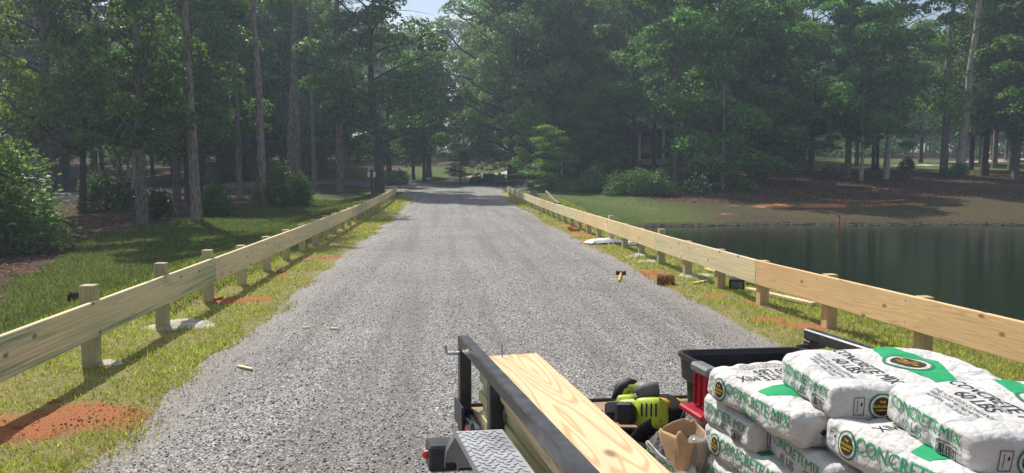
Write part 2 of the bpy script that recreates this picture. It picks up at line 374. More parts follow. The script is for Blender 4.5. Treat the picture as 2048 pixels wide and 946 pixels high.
M['leaf_grey'] = leafmat('willow_oak_leaves', (0.066, 0.101, 0.046), (0.127, 0.182, 0.079))
M['leaf_yellow'] = leafmat('yellowish_oak_leaves', (.09, .12, .03), (.20, .23, .06), .5)  # yellowish leaf colour of the thick oak
M['needle'] = leafmat('pine_needles', (0.038, 0.070, 0.024), (0.084, 0.132, 0.043), .25)
M['leaf_laurel'] = leafmat('laurel_leaves', (.085, .155, .05), (.17, .29, .10), .4, .5, .35)
M['leaf_shrub'] = leafmat('azalea_leaves', (0.050, 0.098, 0.027), (0.106, 0.188, 0.050), .35)
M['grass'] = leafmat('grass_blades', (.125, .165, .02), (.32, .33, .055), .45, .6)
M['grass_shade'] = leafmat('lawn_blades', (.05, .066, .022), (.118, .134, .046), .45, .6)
M['dry'] = leafmat('dry_grass', (.30, .23, .12), (.50, .41, .23), .25, .8, .1)
M['litter'] = leafmat('fallen_needles', (.10, .055, .035), (.33, .20, .13), .1, .9, .1)
def stone_mat():
    t = NT('stone_chips'); g = t.n('NewGeometry')
    t.color(t.ramp(g.outputs['Random Per Island'], (0, (.06, .06, .065)), (.45, (.21, .205, .20)), (.8, (.38, .37, .36)), (1, (.66, .64, .6)))); t.set(.75, .3); M['chips'] = t.m
stone_mat()
def water_mat():
    t = NT('pond_water'); p = t.pos(); n = t.tex('TexNoise', t.scale(p, (1.0, 2.2, 1)), 2.2, i_Detail=3.0); n2 = t.tex('TexNoise', t.scale(p, (1, 3, 1)), 9.0, i_Detail=2.0)
    t.color((.012, .019, .009)); t.set(.05, .45); t.b.inputs['IOR'].default_value = 1.33
    t.bump(t.math('ADD', n.outputs['Fac'], t.math('MULTIPLY', n2.outputs['Fac'], .25)), .12, .05); M['water'] = t.m
water_mat()
M['shore'] = plain('wet_stone', (.075, .068, .055), .8, .3, var=.45, sc=6)
M['house_wall'] = plain('brown_siding', (.085, .065, .055), .85, .2, var=.2, sc=2)
M['roof'] = plain('grey_shingles', (.20, .195, .20), .9, .15, var=.3, sc=8, bump=.5, dist=.01)
M['white_paint'] = plain('white_paint', (.72, .72, .70), .6, .3, var=.06)
M['glass'] = plain('dark_glass', (.02, .025, .03), .08, .6, var=.1, bump=.02)
M['dark_green_box'] = plain('dark_green_metal', (.02, .03, .025), .6, .3)
M['rusty_pipe'] = plain('orange_rusty_pipe', (.30, .13, .05), .85, .2, var=.35)

# ------------------------------------------------------------------ ground
def axis(*segs):
    out = []
    for a, b, st in segs: out += list(np.arange(a, b - 1e-6, st))
    return np.array(out + [segs[-1][1]])
gx = axis((-120, -40, 4), (-40, -14, .7), (-14, -6, .3), (-6, -1.6, .11), (-1.6, 2.6, .6), (2.6, 5.6, .11), (5.6, 14, .35), (14, 50, .8), (50, 130, 4))
gy = axis((-12, 2, 2), (2, 16, .13), (16, 30, .3), (30, 62, .55), (62, 110, 1.5), (110, 190, 5))
GX, GY = np.meshgrid(gx, gy, indexing='ij'); GZ = terrain(GX, GY)
GZ = GZ - .05 * (1 - sstep(2.2, 2.6, np.abs(GX - .48))) * (GY < 46)
nx_, ny_ = GX.shape
idx = np.arange(nx_ * ny_).reshape(nx_, ny_)
FA = np.stack([idx[:-1, :-1], idx[1:, :-1], idx[1:, 1:], idx[:-1, 1:]], -1).reshape(-1, 4)
gme = npmesh('ground', np.stack([GX, GY, GZ], -1).reshape(-1, 3), FA)
# fence lines
def lfx(y): return -2.79 + np.interp(y, [0, 14, 43], [0, -.02, -.18])
def rfx(y): return np.interp(y, [0, 5.6, 8.2, 12, 25, 44], [4.22, 3.88, 3.59, 3.48, 3.43, 3.38])
LP = [.60, 2.01, 3.28, 4.66, 6.03, 7.50, 8.92] + [8.92 + 1.405 * i for i in range(1, 24)]
RP = [4.44 + 1.26 * i for i in range(-3, 31)]
straw_edge_px = [(0, 592), (70, 545), (140, 498), (230, 465), (330, 442), (420, 424), (520, 408), (600, 391), (670, 376), (740, 383)]
SE = np.array([gp(*q)[:2] for q in straw_edge_px]); o_ = np.argsort(SE[:, 1]); SE = SE[o_]
sx = np.interp(GY, np.r_[0, SE[:, 1], 70], np.r_[SE[0, 0] + 1, SE[:, 0], SE[-1, 0]])
straw = sstep(.6, -.6, GX - sx) * (GX < 0)
lawn_far = ((GY > 62) & (GX > -12) & (GX < 14) & (GY < 90)) | ((GY > 57) & (GX > 19) & (GX < 60) & (GY < 100))
straw = np.where((GX < 0) & (GY > 56), 1, straw)
bank = sstep(37, 43, GY + .3 * wob(GX, GY, .3)) * (GX > 6)
straw = np.maximum(straw, bank * sstep(9, 13, GX)); straw = np.maximum(straw, (GY > 62) & (GX > 0)); straw = np.where(lawn_far, 0, straw); straw = np.maximum(straw, .60 * sstep(6.5, 15, GX) * ((GY > 31) & (GY < 44)))
verge = sstep(4.6, 3.4, np.abs(GX - .45)) * (GY < 46)
verge = np.maximum(verge, .55 * ((GX > 2) & (GX < 7.5) & (GY < 24)))
clay = np.zeros_like(GX)
clay_px = [(120, 838, .55, .42), (20, 850, .5, .4), (200, 828, .35, .26), (480, 598, .55, .24), (440, 604, .25, .2), (610, 517, .5, .25), (655, 514, .4, .2), (690, 470, .4, .3), (720, 450, .5, .4), (808, 390, .6, .5), (560, 552, .25, .2),
           (1285, 545, .35, .3), (1600, 652, .35, .12), (1545, 640, .25, .15), (1510, 607, .2, .15), (1430, 592, .2, .14), (1135, 452, .5, .6), (1190, 480, .6, .5), (1160, 470, .5, .6), (1300, 552, .3, .3), (1640, 655, .3, .2)]
for px, py, rx, ry in clay_px:
    g = gp(px, py); clay = np.maximum(clay, 1.0 * np.exp(-((GX - g[0]) / rx) ** 2 - ((GY - g[1]) / ry) ** 2))
for px, py, rx, ry in [(1600, 410, 5, 1.2), (1720, 402, 4, 1.0), (1790, 408, 3, .8), (1420, 428, 2, .8)]:
    g = gp(px, py); clay = np.maximum(clay, .62 * np.exp(-((GX - g[0]) / rx) ** 2 - ((GY - g[1]) / ry) ** 2))
mud = sstep(-.72, -.86, GZ) * (GX > 4)
clay = np.asarray(clay) * np.where(GY < 45, .98 + .42 * wob(GX, GY, 6) + .26 * wob(GX, GY, 19), 1)
cz = clay * (GY < 45) * (.012 + .010 * wob(GX, GY, 15) + .012 * wob(GX, GY, 36)); co_ = np.stack([GX, GY, GZ + np.maximum(cz, 0)], -1).astype(np.float32); gme.vertices.foreach_set('co', co_.ravel())
for k, a in (('straw', straw), ('clay', clay), ('verge', verge), ('mud', mud)):
    at = gme.attributes.new(k, 'FLOAT', 'POINT'); at.data.foreach_set('value', np.asarray(a, np.float32).ravel())
gme.polygons.foreach_set('use_smooth', np.ones(len(gme.polygons), bool))
tag(link('ground', gme, M['ground']), kind='structure')

def strip(name, mat, pts, widths, lift, nu=200, nv=14, seed=1, dust=False):
    """a road draped over the ground along a polyline"""
    P = np.array(pts, float); L = np.r_[0, np.cumsum(np.linalg.norm(np.diff(P, axis=0), axis=1))]
    u = np.linspace(0, L[-1], nu); 
    X = np.interp(u, L, P[:, 0]); Y = np.interp(u, L, P[:, 1]); Wd = np.interp(u, L, widths)
    k = np.ones(9) / 9
    for _ in range(2):
        X = np.convolve(np.pad(X, 4, 'edge'), k, 'valid'); Y = np.convolve(np.pad(Y, 4, 'edge'), k, 'valid')
    dx, dy = np.gradient(X), np.gradient(Y); ln = np.hypot(dx, dy); nx, ny = -dy / ln, dx / ln
    v = np.linspace(-1, 1, nv + 1)
    jl = .17 * wob(X * 0 + seed, u, 1.1) + .07 * wob(X * 0 + seed, u, 4.0); jr = .17 * wob(X * 0 + seed + 9, u, 1.2) + .07 * wob(X * 0 + seed + 5, u, 4.3)
    ww = Wd[:, None] / 2 * v[None] + np.where(v > .9, jl[:, None], 0) - np.where(v < -.9, jr[:, None], 0)
    VX = X[:, None] + nx[:, None] * ww; VY = Y[:, None] + ny[:, None] * ww; VZ = terrain(VX, VY) + lift - .03 * (np.abs(v)[None] > .95)
    I = np.arange(nu * (nv + 1)).reshape(nu, nv + 1)
    me = npmesh(name, np.stack([VX, VY, VZ], -1).reshape(-1, 3), np.stack([I[:-1, :-1], I[:-1, 1:], I[1:, 1:], I[1:, :-1]], -1).reshape(-1, 4))
    if dust:
        at = me.attributes.new('dust', 'FLOAT', 'POINT'); at.data.foreach_set('value', np.repeat(sstep(.62, 1.0, np.abs(v))[None], nu, 0).astype(np.float32).ravel())
        at = me.attributes.new('track', 'FLOAT', 'POINT'); at.data.foreach_set('value', np.repeat(np.exp(-((np.abs(v) - .36) / .14) ** 2)[None], nu, 0).astype(np.float32).ravel())
    me.polygons.foreach_set('use_smooth', np.ones(len(me.polygons), bool)); bm = bmesh.new(); bm.from_mesh(me); bmesh.ops.recalc_face_normals(bm, faces=bm.faces)
    if sum(f.normal.z for f in bm.faces) < 0: bmesh.ops.reverse_faces(bm, faces=bm.faces)
    bm.to_mesh(me); bm.free()
    return tag(link(name, me, mat), kind='structure')
strip('gravel_road', M['gravel'], [(.47, -10), (.47, 10), (.6, 25), (.62, 40), (.2, 46), (-.3, 52)], [5.0, 5.0, 5.3, 5.4, 6.5, 9], .014, nu=420, dust=True)
cross = [gp(1010, 377)[:2] + np.array([3, -1]), gp(960, 373)[:2], gp(870, 371)[:2], gp(780, 366)[:2], gp(690, 364)[:2], gp(600, 364)[:2], gp(450, 372)[:2], gp(300, 384)[:2], gp(180, 392)[:2], gp(60, 400)[:2], gp(-80, 408)[:2]]
strip('paved_road', M['asphalt'], cross, [4, 6, 7.5, 6, 5, 5, 5, 6, 7, 7, 7], .034, seed=4)
strip('driveway_path', M['driveway'], [gp(900, 366)[:2], gp(930, 360)[:2], gp(970, 352)[:2], gp(1010, 345)[:2], gp(1050, 338)[:2], gp(1100, 334)[:2], gp(1180, 331)[:2]], [4, 3.4, 3, 3, 3, 3, 3], .042, seed=8)
strip('driveway_lane', M['driveway'], [gp(1560, 341)[:2], gp(1700, 338)[:2], gp(1830, 331)[:2], gp(1900, 327)[:2], gp(2000, 321)[:2], gp(2120, 316)[:2]], [.8, .9, 2, 3, 3.4, 3.4], .04, seed=12)
wb = MB(); wb.add([(4.5, -11.5, -.9), (110, -11.5, -.9), (110, 36, -.9), (4.5, 36, -.9)], [(0, 1, 2, 3)])
tag(wb.build('pond_water', M['water']), kind='structure')

# ------------------------------------------------------------------ foliage
def leaf_verts(C, size, up_bias=.5, aspect=.55, rs=None, outward=None, droop=0.0, nrm_hint=None):
    """one folded four-cornered leaf per centre"""
    n = len(C); d = rs.normal(size=(n, 3))
    if outward is not None: d = d * .7 + outward
    d[:, 2] = d[:, 2] * .6 - droop; d /= np.linalg.norm(d, axis=1)[:, None] + 1e-9
    up = rs.normal(size=(n, 3)) * (1 - up_bias); up[:, 2] += up_bias
    if nrm_hint is not None: up = rs.normal(size=(n, 3)) * (1 - up_bias) + nrm_hint * up_bias * 1.3
    s = np.cross(d, up); s /= np.linalg.norm(s, axis=1)[:, None] + 1e-9; nrm = np.cross(s, d)
    sz = (size * rs.uniform(.6, 1.25, n))[:, None]
    A = C - d * sz * .5; B = C + s * sz * aspect * .5 + nrm * sz * .10; T = C + d * sz * .5; D = C - s * sz * aspect * .5 + nrm * sz * .10
    return np.stack([A, B, T, D], 1).reshape(-1, 3), np.arange(n * 4).reshape(n, 4)
def leaf_mesh(name, *a, **k):
    V, F = leaf_verts(*a, **k); return npmesh(name, V, F)
def bent(p0, p1, n, rs, amt):
    p0, p1 = np.array(p0, float), np.array(p1, float); t = np.linspace(0, 1, n)[:, None]; L = np.linalg.norm(p1 - p0)
    j = rs.normal(size=(n, 3)) * amt * L; j[0] = 0; j[-1] *= .3
    return list(p0 + (p1 - p0) * t + np.cumsum(j, 0) / n ** .5 * np.sin(t * math.pi))
class Proto:
    def __init__(s, trunk, crown, h): s.trunk = trunk; s.crown = crown; s.h = h
def tmesh(mb, name):
    me = bpy.data.meshes.new(name); me.from_pydata(mb.v, [], mb.f); me.polygons.foreach_set('use_smooth', np.ones(len(me.polygons), bool)); return me
def hardwood(seed, H=14., base=2.6, rad=4.4, limbs=24, sprays=52, per=380, leaf=.25, tr=.19, taper=.55, droop=.1, aspect=.62, flat=.55, low=.12, spread=.9, lump=1.0):
    rs = np.random.RandomState(seed); mb = MB()
    tp = [(0, 0, -.4), (0, 0, .0)] + [(rs.normal() * .02 * z, rs.normal() * .02 * z, z) for z in np.linspace(1.2, H * .9, 7)]
    tr_ = [tr * 1.5, tr * 1.25] + list(np.linspace(tr, tr * .12, 7)); mb.tube(tp, tr_, 9)
    ends = []
    for i in range(limbs):
        f = (i + rs.uniform(0, .9)) / limbs; z1 = base + low + (H - base) * f ** .9
        prof = math.sin(math.pi * min(1, (.16 + .84 * f)) ** .8) ** .7
        a = i * 2.4 + rs.uniform(-.5, .5); rr = rad * prof * rs.uniform(.55, 1.12)
        z0 = max(base * .75, z1 - rr * .75); c = np.array([np.interp(z0, [q[2] for q in tp], [q[k] for q in tp]) for k in (0, 1)])
        e = np.array([math.cos(a) * rr, math.sin(a) * rr, z1 - droop * rr * .3]); pts = bent((c[0], c[1], z0), e, 5, rs, .10)
        mb.tube(pts, list(np.linspace(tr * .34, tr * .05, 5)), 5); ends.append((pts, rr))
        for _ in range(2):
            k = rs.randint(2, 4); q = pts[k] + rs.normal(size=3) * np.array([.9, .9, .5]); mb.tube([pts[k], (pts[k] + q) / 2 + rs.normal(size=3) * .08, q], [tr * .1, tr * .07, tr * .025], 4)
    C = []; O = []; N = []; nc = sprays
    for c_ in range(nc):
        pts, rr = ends[c_ % len(ends)]; f = 1.0 if c_ < len(ends) else rs.uniform(.35, 1.0); k = f * 4; i = int(min(k, 3)); p = pts[i] + (pts[i + 1] - pts[i]) * (k - i)
        if c_ >= len(ends): p = p + rs.normal(size=3) * np.array([.8, .8, .5]) * spread
        m = rs.poisson(per); r = rs.uniform(.75, 1.35) * lump; d = rs.normal(size=(m, 3)); d[:, 2] = np.where(rs.uniform(0, 1, m) < .72, np.abs(d[:, 2]), d[:, 2]); d /= np.linalg.norm(d, axis=1)[:, None]
        rad_ = r * rs.uniform(.62, 1.08, m) ** .7 * (1 + .22 * np.sin(d @ rs.normal(size=3) * 4 + rs.uniform(0, 6)))
        q = d * rad_[:, None] * np.array([1, 1, flat]); q[:, 2] -= droop * np.hypot(q[:, 0], q[:, 1]) ** 2 * .8
        C.append(p + q); N.append(d); O.append(d * .5)
    C = np.concatenate(C); O = np.concatenate(O); N = np.concatenate(N)
    return Proto(tmesh(mb, 'trunk'), leaf_mesh('crown', C, leaf, .62, aspect, rs, O, .15 + droop, nrm_hint=N), H)
def pine(seed, H=24., tr=.21, crown=.62, dense=34):
    rs = np.random.RandomState(seed); mb = MB(); zz = np.linspace(1.5, H, 9)
    tp = [(0, 0, -.4), (0, 0, .05)] + [(rs.normal() * .006 * z, rs.normal() * .006 * z, z) for z in zz]
    mb.tube(tp, [tr * 1.35, tr * 1.18] + list(np.linspace(tr, tr * .22, 9)), 10)
    for _ in range(6):
        z = rs.uniform(H * .3, H * .62); a = rs.uniform(0, 6.28); l = rs.uniform(.3, 1.3); mb.tube([(0, 0, z), (math.cos(a) * l, math.sin(a) * l, z + .1)], [.03, .01], 4)
    C = []; D = []
    for i in range(dense):
        f = i / dense; z = H * (crown + (1 - crown) * f); l = 3.1 * (1 - f * .72) * rs.uniform(.6, 1.15); a = i * 2.4 + rs.uniform(-.4, .4)
        pts = bent((0, 0, z), (math.cos(a) * l, math.sin(a) * l, z + l * rs.uniform(-.1, .45)), 5, rs, .08); mb.tube(pts, list(np.linspace(.055, .015, 5)), 4)
        for _ in range(15):
            k = rs.uniform(1.4, 4); j = int(min(k, 3)); p = pts[j] + (pts[j + 1] - pts[j]) * (k - j) + rs.normal(size=3) * .28
            m = 26; d = rs.normal(size=(m, 3)); d /= np.linalg.norm(d, axis=1)[:, None]; C.append(p + d * .17); D.append(d)
    C = np.concatenate(C); D = np.concatenate(D)
    return Proto(tmesh(mb, 'trunk'), leaf_mesh('crown', C, .34, .3, .10, rs, D * 4), H)
def tiers(seed, H=6.5, rad=3.2, n=9, leaf=.16, tr=.10):
    """dogwood: flat layers of foliage"""
    rs = np.random.RandomState(seed); mb = MB(); mb.tube([(0, 0, -.3), (.03, 0, .8), (.1, .05, H * .5), (.05, -.05, H * .9)], [tr * 1.3, tr, tr * .7, tr * .2], 8); C = []
    for i in range(n * 4):
        f = rs.uniform(0, 1); z = 1.0 + (H - 1.0) * f; a = i * 2.4; r = rad * (1 - .72 * f ** 1.6) * rs.uniform(.45, 1)
        e = np.array([math.cos(a) * r, math.sin(a) * r, z]); mb.tube(bent((.05, 0, z * .75), e, 4, rs, .06), [.03, .022, .014, .006], 4)
        for _ in range(3):
            p = e * np.array([1, 1, 1]) - np.array([e[0], e[1], 0]) * rs.uniform(0, .45) + rs.normal(size=3) * np.array([.35, .35, .08])
            m = 110; q = rs.normal(size=(m, 3)) * np.array([.42, .42, .06]); q[:, 2] -= .2 * np.hypot(q[:, 0], q[:, 1]) ** 2; C.append(p + q)
    return Proto(tmesh(mb, 'trunk'), leaf_mesh('crown', np.concatenate(C), leaf, .85, .6, rs), H)
def shrub_mesh(seed, rx, ry, h, n, leaf, aspect=.55, lumps=26, up=.5):
    rs = np.random.RandomState(seed); mb = MB(); C = []; O = []
    for i in range(lumps):
        d = rs.normal(size=3); d[2] = abs(d[2]) * .9; d /= np.linalg.norm(d); p = d * np.array([rx, ry, h]) * rs.uniform(.6, .86); p[2] = max(.12 * h, p[2])
        mb.tube(bent((rs.normal() * .08, rs.normal() * .08, -.1), p, 4, rs, .08), [.03, .02, .014, .006], 4)
        m = n // lumps; r = .30 * (rx * ry * h) ** (1 / 3); e = rs.normal(size=(m, 3)); e /= np.linalg.norm(e, axis=1)[:, None]; e *= (rs.uniform(.55, 1.1, m) * r)[:, None]
        q = p + e; q[:, 2] = np.maximum(q[:, 2], .03 + rs.uniform(0, .1, m)); C.append(q); O.append(e / r * .8 + d * .4)
    C = np.concatenate(C); O = np.concatenate(O)
    return tmesh(mb, 'stem'), leaf_mesh('foliage', C, leaf, up, aspect, rs, O)

def plant(name, proto, x, y, mats, label, cat='tree', group=None, h=None, dia=None, base_r=None, lean=(0, 0), rz=None, sxy=1.0):
    """a tree: its own empty with trunk and crown"""
    s = 1.0 if h is None else h / proto.h; o = empty(name, (x, y, tz(x, y)))
    o.rotation_mode = 'ZYX'; o.rotation_euler = (lean[0], lean[1], random.uniform(0, 6.28) if rz is None else rz); o.scale = (s * sxy, s * sxy, s)
    t = bpy.data.objects.new('trunk', proto.trunk); c = bpy.data.objects.new('crown', proto.crown)
    for q, m in ((t, mats[0]), (c, mats[1])):
        S.collection.objects.link(q); q.parent = o
        if not q.data.materials: q.data.materials.append(m)
        q.material_slots[0].link = 'OBJECT'; q.material_slots[0].material = m
    if dia and base_r: k = dia / 2 / (base_r * s * sxy); t.scale = (k, k, 1)
    return tag(o, label, cat, group)
random.seed(5)
HW = [hardwood(11), hardwood(12, H=16, rad=5, limbs=28, sprays=62), hardwood(13, H=12, rad=3.6, base=1.6, limbs=22, sprays=46), hardwood(14, H=18, rad=4.6, base=4.5, limbs=28, sprays=62), hardwood(15, H=13, rad=4.4, base=1.2, sprays=58)]
HB = [.19] * 5
PN = [pine(21), pine(22, H=26, crown=.68), pine(23, H=22, crown=.55, dense=40)]
WILLOW = hardwood(31, H=19, base=2.6, rad=7.2, limbs=60, sprays=150, per=420, leaf=.30, tr=.42, droop=.35, aspect=.34, flat=.6, low=.1, spread=1.1, lump=1.15)
DOG = [tiers(41), tiers(42, H=5, rad=2.8)]
LB, DT, PB, PL = M['oak_bark'], M['dark_trunk'], M['pine_bark'], M['pale_bark']
A_, B_, G_, Y_, N_, BR = M['leaf_a'], M['leaf_b'], M['leaf_grey'], M['leaf_yellow'], M['needle'], M['leaf_bright']
# ---- trees one can pick out: kind, picture column, depth, height, trunk diameter, lean, materials, label
def T(kind, px, y, h, dia, label, mats, name='tree', lean=(0, 0), group=None, sxy=1.0):
    pr = {'p': PN, 'h': HW}[kind[0]][int(kind[1])]; x = col_at(px, y)
    return plant(name, pr, x, y, mats, label, h=h, dia=dia, base_r=.21 if kind[0] == 'p' else .19, lean=lean, group=group, sxy=sxy)
GL, GR = 'trees standing in the wood left of the gravel road', 'trees standing along the bank beyond the pond'
T('h3', 80, 33, 15, .58, 'thick rough-barked oak with yellowish leaf sprays behind the glossy bush', (LB, Y_), 'oak_tree', group=GL, sxy=.65)
T('h3', 162, 36, 14, .30, 'slender dark trunk leaning right beside the paved court', (DT, B_), 'tree', (0, R(3)), GL)
T('h3', 281, 29, 15, .40, 'smooth grey trunk in front of the pale many-stemmed tree', (LB, B_), 'tree', group=GL, sxy=.7)
T('p0', 390, 30, 19.5, .40, 'tallest straight pine at the edge of the pine straw left of the road', (PB, N_), 'pine_tree', (0, R(-1)), GL)
T('h3', 374, 43, 14, .32, 'dark slender trunk just behind the tallest straight pine', (DT, A_), 'tree', group=GL)
T('p1', 478, 47, 25, .36, 'brownish pine trunk between the tallest pine and the shrub-hidden pine', (PB, N_), 'pine_tree', group=GL)
T('p2', 526, 39, 19.5, .42, 'straight pine rising from behind the round evergreen shrub', (PB, N_), 'pine_tree', (0, R(-1)), GL)
T('p1', 578, 58, 27, .60, 'pine leaning right with a second pine close behind it', (PB, N_), 'pine_tree', (0, R(3.6)), GL)
T('p0', 596, 61, 26, .55, 'upright pine half hidden behind the leaning pine', (PB, N_), 'pine_tree', group=GL)
T('p0', 628, 57, 24, .34, 'thin pine between the leaning pine and the road bend', (PB, N_), 'pine_tree', group=GL)
T('p2', 680, 53, 25, .52, 'stout pine rooted where pine straw meets the paved road', (PB, N_), 'pine_tree', group=GL)
T('h3', 757, 48.5, 17, .62, 'dark ivy-green tree beside the post with two pale boxes', (DT, B_), 'tree', group=GL)
GJ = 'trees on the lawn beyond the road junction'
T('h3', 827, 66, 11, .30, 'slim dark trunk at the left edge of the far lawn', (DT, A_), 'tree', group=GJ)
T('h3', 848, 64, 11, .28, 'thin trunk nearest the paved junction on the far lawn', (DT, A_), 'tree', group=GJ)
T('h3', 858, 70, 11, .55, 'sturdy trunk beyond the two thin trunks on the far lawn', (LB, A_), 'tree', group=GJ)
GM = 'trees in the leafy mass right of the junction'
x_ = col_at(1036, 61); plant('willow_oak_tree', WILLOW, x_, 61, (DT, G_), 'huge grey-green oak with drooping crown over the road junction', 'tree', h=19.5, dia=1.0, base_r=.42)
T('h1', 1021, 64, 16, .55, 'dark trunk standing close beside the huge drooping oak', (DT, G_), 'tree', group=GM)
x_ = col_at(1100, 47); plant('dogwood_tree', DOG[0], x_, 47, (DT, BR), 'low bright green dogwood with flat layers past the fence end', 'tree', h=4.2, sxy=1.0)
x_ = col_at(1160, 55); plant('dogwood_tree', DOG[1], x_, 55, (DT, BR), 'bright green layered dogwood hanging over the dark shed', 'tree', h=6.2)
x_ = col_at(1196, 52); plant('dogwood_tree', DOG[0], x_, 52, (DT, A_), 'darker layered dogwood behind the long clipped hedge', 'tree', h=7.0, sxy=.7)
T('h0', 1062, 51, 5.5, .36, 'short dark trunk beside the bright dogwood at the fence end', (DT, BR), 'tree', group=GM)
T('h1', 1120, 70, 17, .4, 'tall leafy tree behind the drooping oak and the dogwoods', (DT, B_), 'tree', group=GM)
T('h3', 1180, 66, 19, .4, 'tall dense tree rising between drooping oak and house porch', (DT, A_), 'tree', group=GM)
T('h3', 1268, 58, 17, .35, 'dark straight trunk left of the white porch column', (DT, A_), 'tree', group=GM)
T('p1', 1308, 60, 22, .32, 'dark trunk crossing in front of the white house porch', (DT, N_), 'pine_tree', group=GM)
T('h4', 1430, 54, 14.5, .38, 'broad low-hanging tree right of the white house porch', (LB, A_), 'tree', group=GM, sxy=.8)
T('h3', 1350, 49, 16, .34, 'grey trunk at the right end of the long clipped hedge', (LB, B_), 'tree', group=GM)
T('h4', 1446, 48, 13.5, .26, 'tree with pale trunk foot at the end of the plank bench', (PL, A_), 'tree', group=GR)
T('h0', 1500, 51, 12.5, .34, 'dense dark tree between plank bench and lamp post', (DT, B_), 'tree', group=GR)
T('h4', 1532, 49, 12.5, .28, 'low-branched dark tree behind the small green shrub on the bank', (DT, B_), 'tree', group=GR, sxy=.7)
T('h3', 1621, 55, 15, .46, 'dark trunk right of the lamp post before the sunny lawn', (DT, A_), 'tree', group=GR)
T('h3', 1694, 52, 17.5, .46, 'tall grey trunk just right of the picnic table', (LB, A_), 'tree', group=GR)
T('p0', 1713, 68, 26, .35, 'thin tall pine showing against the sky above the picnic table', (PB, N_), 'pine_tree', group=GR)
T('h3', 1722, 50.5, 12, .27, 'pale-footed slim trunk right of the picnic table tree', (PL, A_), 'tree', (0, R(1.5)), GR)
T('h3', 1746, 58, 13, .28, 'left of two close dark trunks at the lawn edge', (DT, A_), 'tree', group=GR)
T('h3', 1754, 58.4, 12, .28, 'right of two close dark trunks at the lawn edge', (DT, A_), 'tree', (0, R(-1)), GR)
T('h3', 1772, 51.5, 18, .42, 'pale grey trunk leaning slightly right in front of twin dark trunks', (PL, A_), 'tree', (0, R(1.8)), GR)
T('h3', 1840, 76, 15, .42, 'tree with forked dark trunk at the back of the sunny lawn', (DT, A_), 'tree', group=GR)
T('p2', 1887, 55, 25, .55, 'upright dark pine left of the leaning pale pine', (PB, N_), 'pine_tree', group=GR)
T('p1', 1919, 53, 27, .62, 'tall pale pine leaning right above the small dark bush', (PL, N_), 'pine_tree', (0, R(3.2)), GR)
T('h3', 1941, 60, 15, .4, 'dark trunk right of the leaning pale pine', (DT, A_), 'tree', group=GR)
T('h3', 1969, 55, 17, .55, 'stout dark trunk second right of the leaning pale pine', (DT, B_), 'tree', group=GR)
T('p0', 1988, 66, 25, .45, 'straight pine far behind the bank at the upper right', (PB, N_), 'pine_tree', group=GR)
T('h3', 2032, 52, 15, .48, 'grey trunk at the far right edge of the picture', (LB, A_), 'tree', group=GR)
# the pale many-stemmed tree on the left
x_ = col_at(254, 37.5); o = empty('crape_myrtle_tree', (x_, 37.5, tz(x_, 37.5))); rs = np.random.RandomState(3); C = []
mb = MB()
for k in range(6):
    a = k * 1.05; e = np.array([math.cos(a) * rs.uniform(.5, 1.3), math.sin(a) * 1.0, rs.uniform(3.6, 4.6)])
    mb.tube(bent((math.cos(a) * .12, math.sin(a) * .12, -.2), e, 5, rs, .03), [.10, .085, .07, .05, .02], 7)
    for _ in range(7): C.append(e + rs.normal(size=3) * .6 + rs.normal(size=(90, 3)) * .35)
t = link('trunk', tmesh(mb, 'trunk'), M['pale_bark'], o, True); c = link('crown', leaf_mesh('crown', np.concatenate(C), .17, .4, .55, rs), M['leaf_b'], o)
tag(o, 'pale many-stemmed tree between the slender and the smooth grey trunks', 'tree')
# ---- trees filling the wood: not told apart
def fill(n, pxr, yr, label, group, hr, kinds, seed, mats, avoid=None):
    rs = random.Random(seed); k = 0; done = []
    for _ in range(n * 12):
        if k >= n: break
        y = rs.uniform(*yr); px = rs.uniform(*pxr); x = col_at(px, y)
        if any((x - a) ** 2 + (y - b) ** 2 < 7 for a, b in done) or (avoid and avoid(px, y, x)): continue
        done.append((x, y)); k += 1; kd = rs.choice(kinds); h = rs.uniform(*hr)
        if 770 < px < 925: h = min(h, (345 - rs.uniform(10, 70)) / FPX * y + 1.5 - tz(x, y))
        T(kd, px, y, h, rs.uniform(.25, .5), label, rs.choice(mats), 'tree' if kd[0] == 'h' else 'pine_tree', (rs.uniform(-.03, .03), rs.uniform(-.03, .03)), group)
near_path = lambda px, y, x: any(abs(x - q[0]) + abs(y - q[1]) < 7 for q in cross)
clear_view = lambda px, y, x: px > 655 and 66 < y < 108
GW = 'trees deep in the wood to the left'
fill(30, (-250, 470), (45, 78), 'leafy tree deep in the shaded wood beyond the paved court', GW, (14, 20), ['h3', 'h3', 'h1', 'p0'], 1, [(DT, A_), (DT, B_), (LB, B_)], near_path)
fill(34, (430, 800), (64, 98), 'leafy tree deep in the wood behind the paved road bend', 'trees behind the road bend', (14, 20), ['h3', 'h3', 'h3', 'p1', 'h1'], 2, [(DT, A_), (DT, B_), (LB, A_)], clear_view)
fill(40, (-300, 1000), (88, 150), 'far tree in the solid wood closing the view on the left', 'far trees on the left', (15, 23), ['h0', 'h1', 'h2', 'h4'], 3, [(DT, A_), (DT, B_)], clear_view)
fill(20, (930, 1330), (84, 125), 'far tree behind the drooping oak and house', 'far trees behind the house', (19, 27), ['h1', 'h3', 'h4', 'h0'], 4, [(DT, A_), (DT, B_)], lambda px, y, x: px < 1010 and y < 108)
fill(12, (1090, 1540), (58, 80), 'leafy tree in the dark clump around the house', 'trees around the house', (14, 19), ['h3', 'h1', 'h0', 'h4'], 5, [(DT, A_), (DT, B_)], lambda px, y, x: 1170 < px < 1430)
fill(34, (1330, 2300), (106, 150), 'far tree closing the view behind the sunny lawn', 'far trees behind the sunny lawn', (16, 24), ['h0', 'h1', 'h2', 'h4'], 6, [(DT, A_), (DT, BR), (DT, B_)])
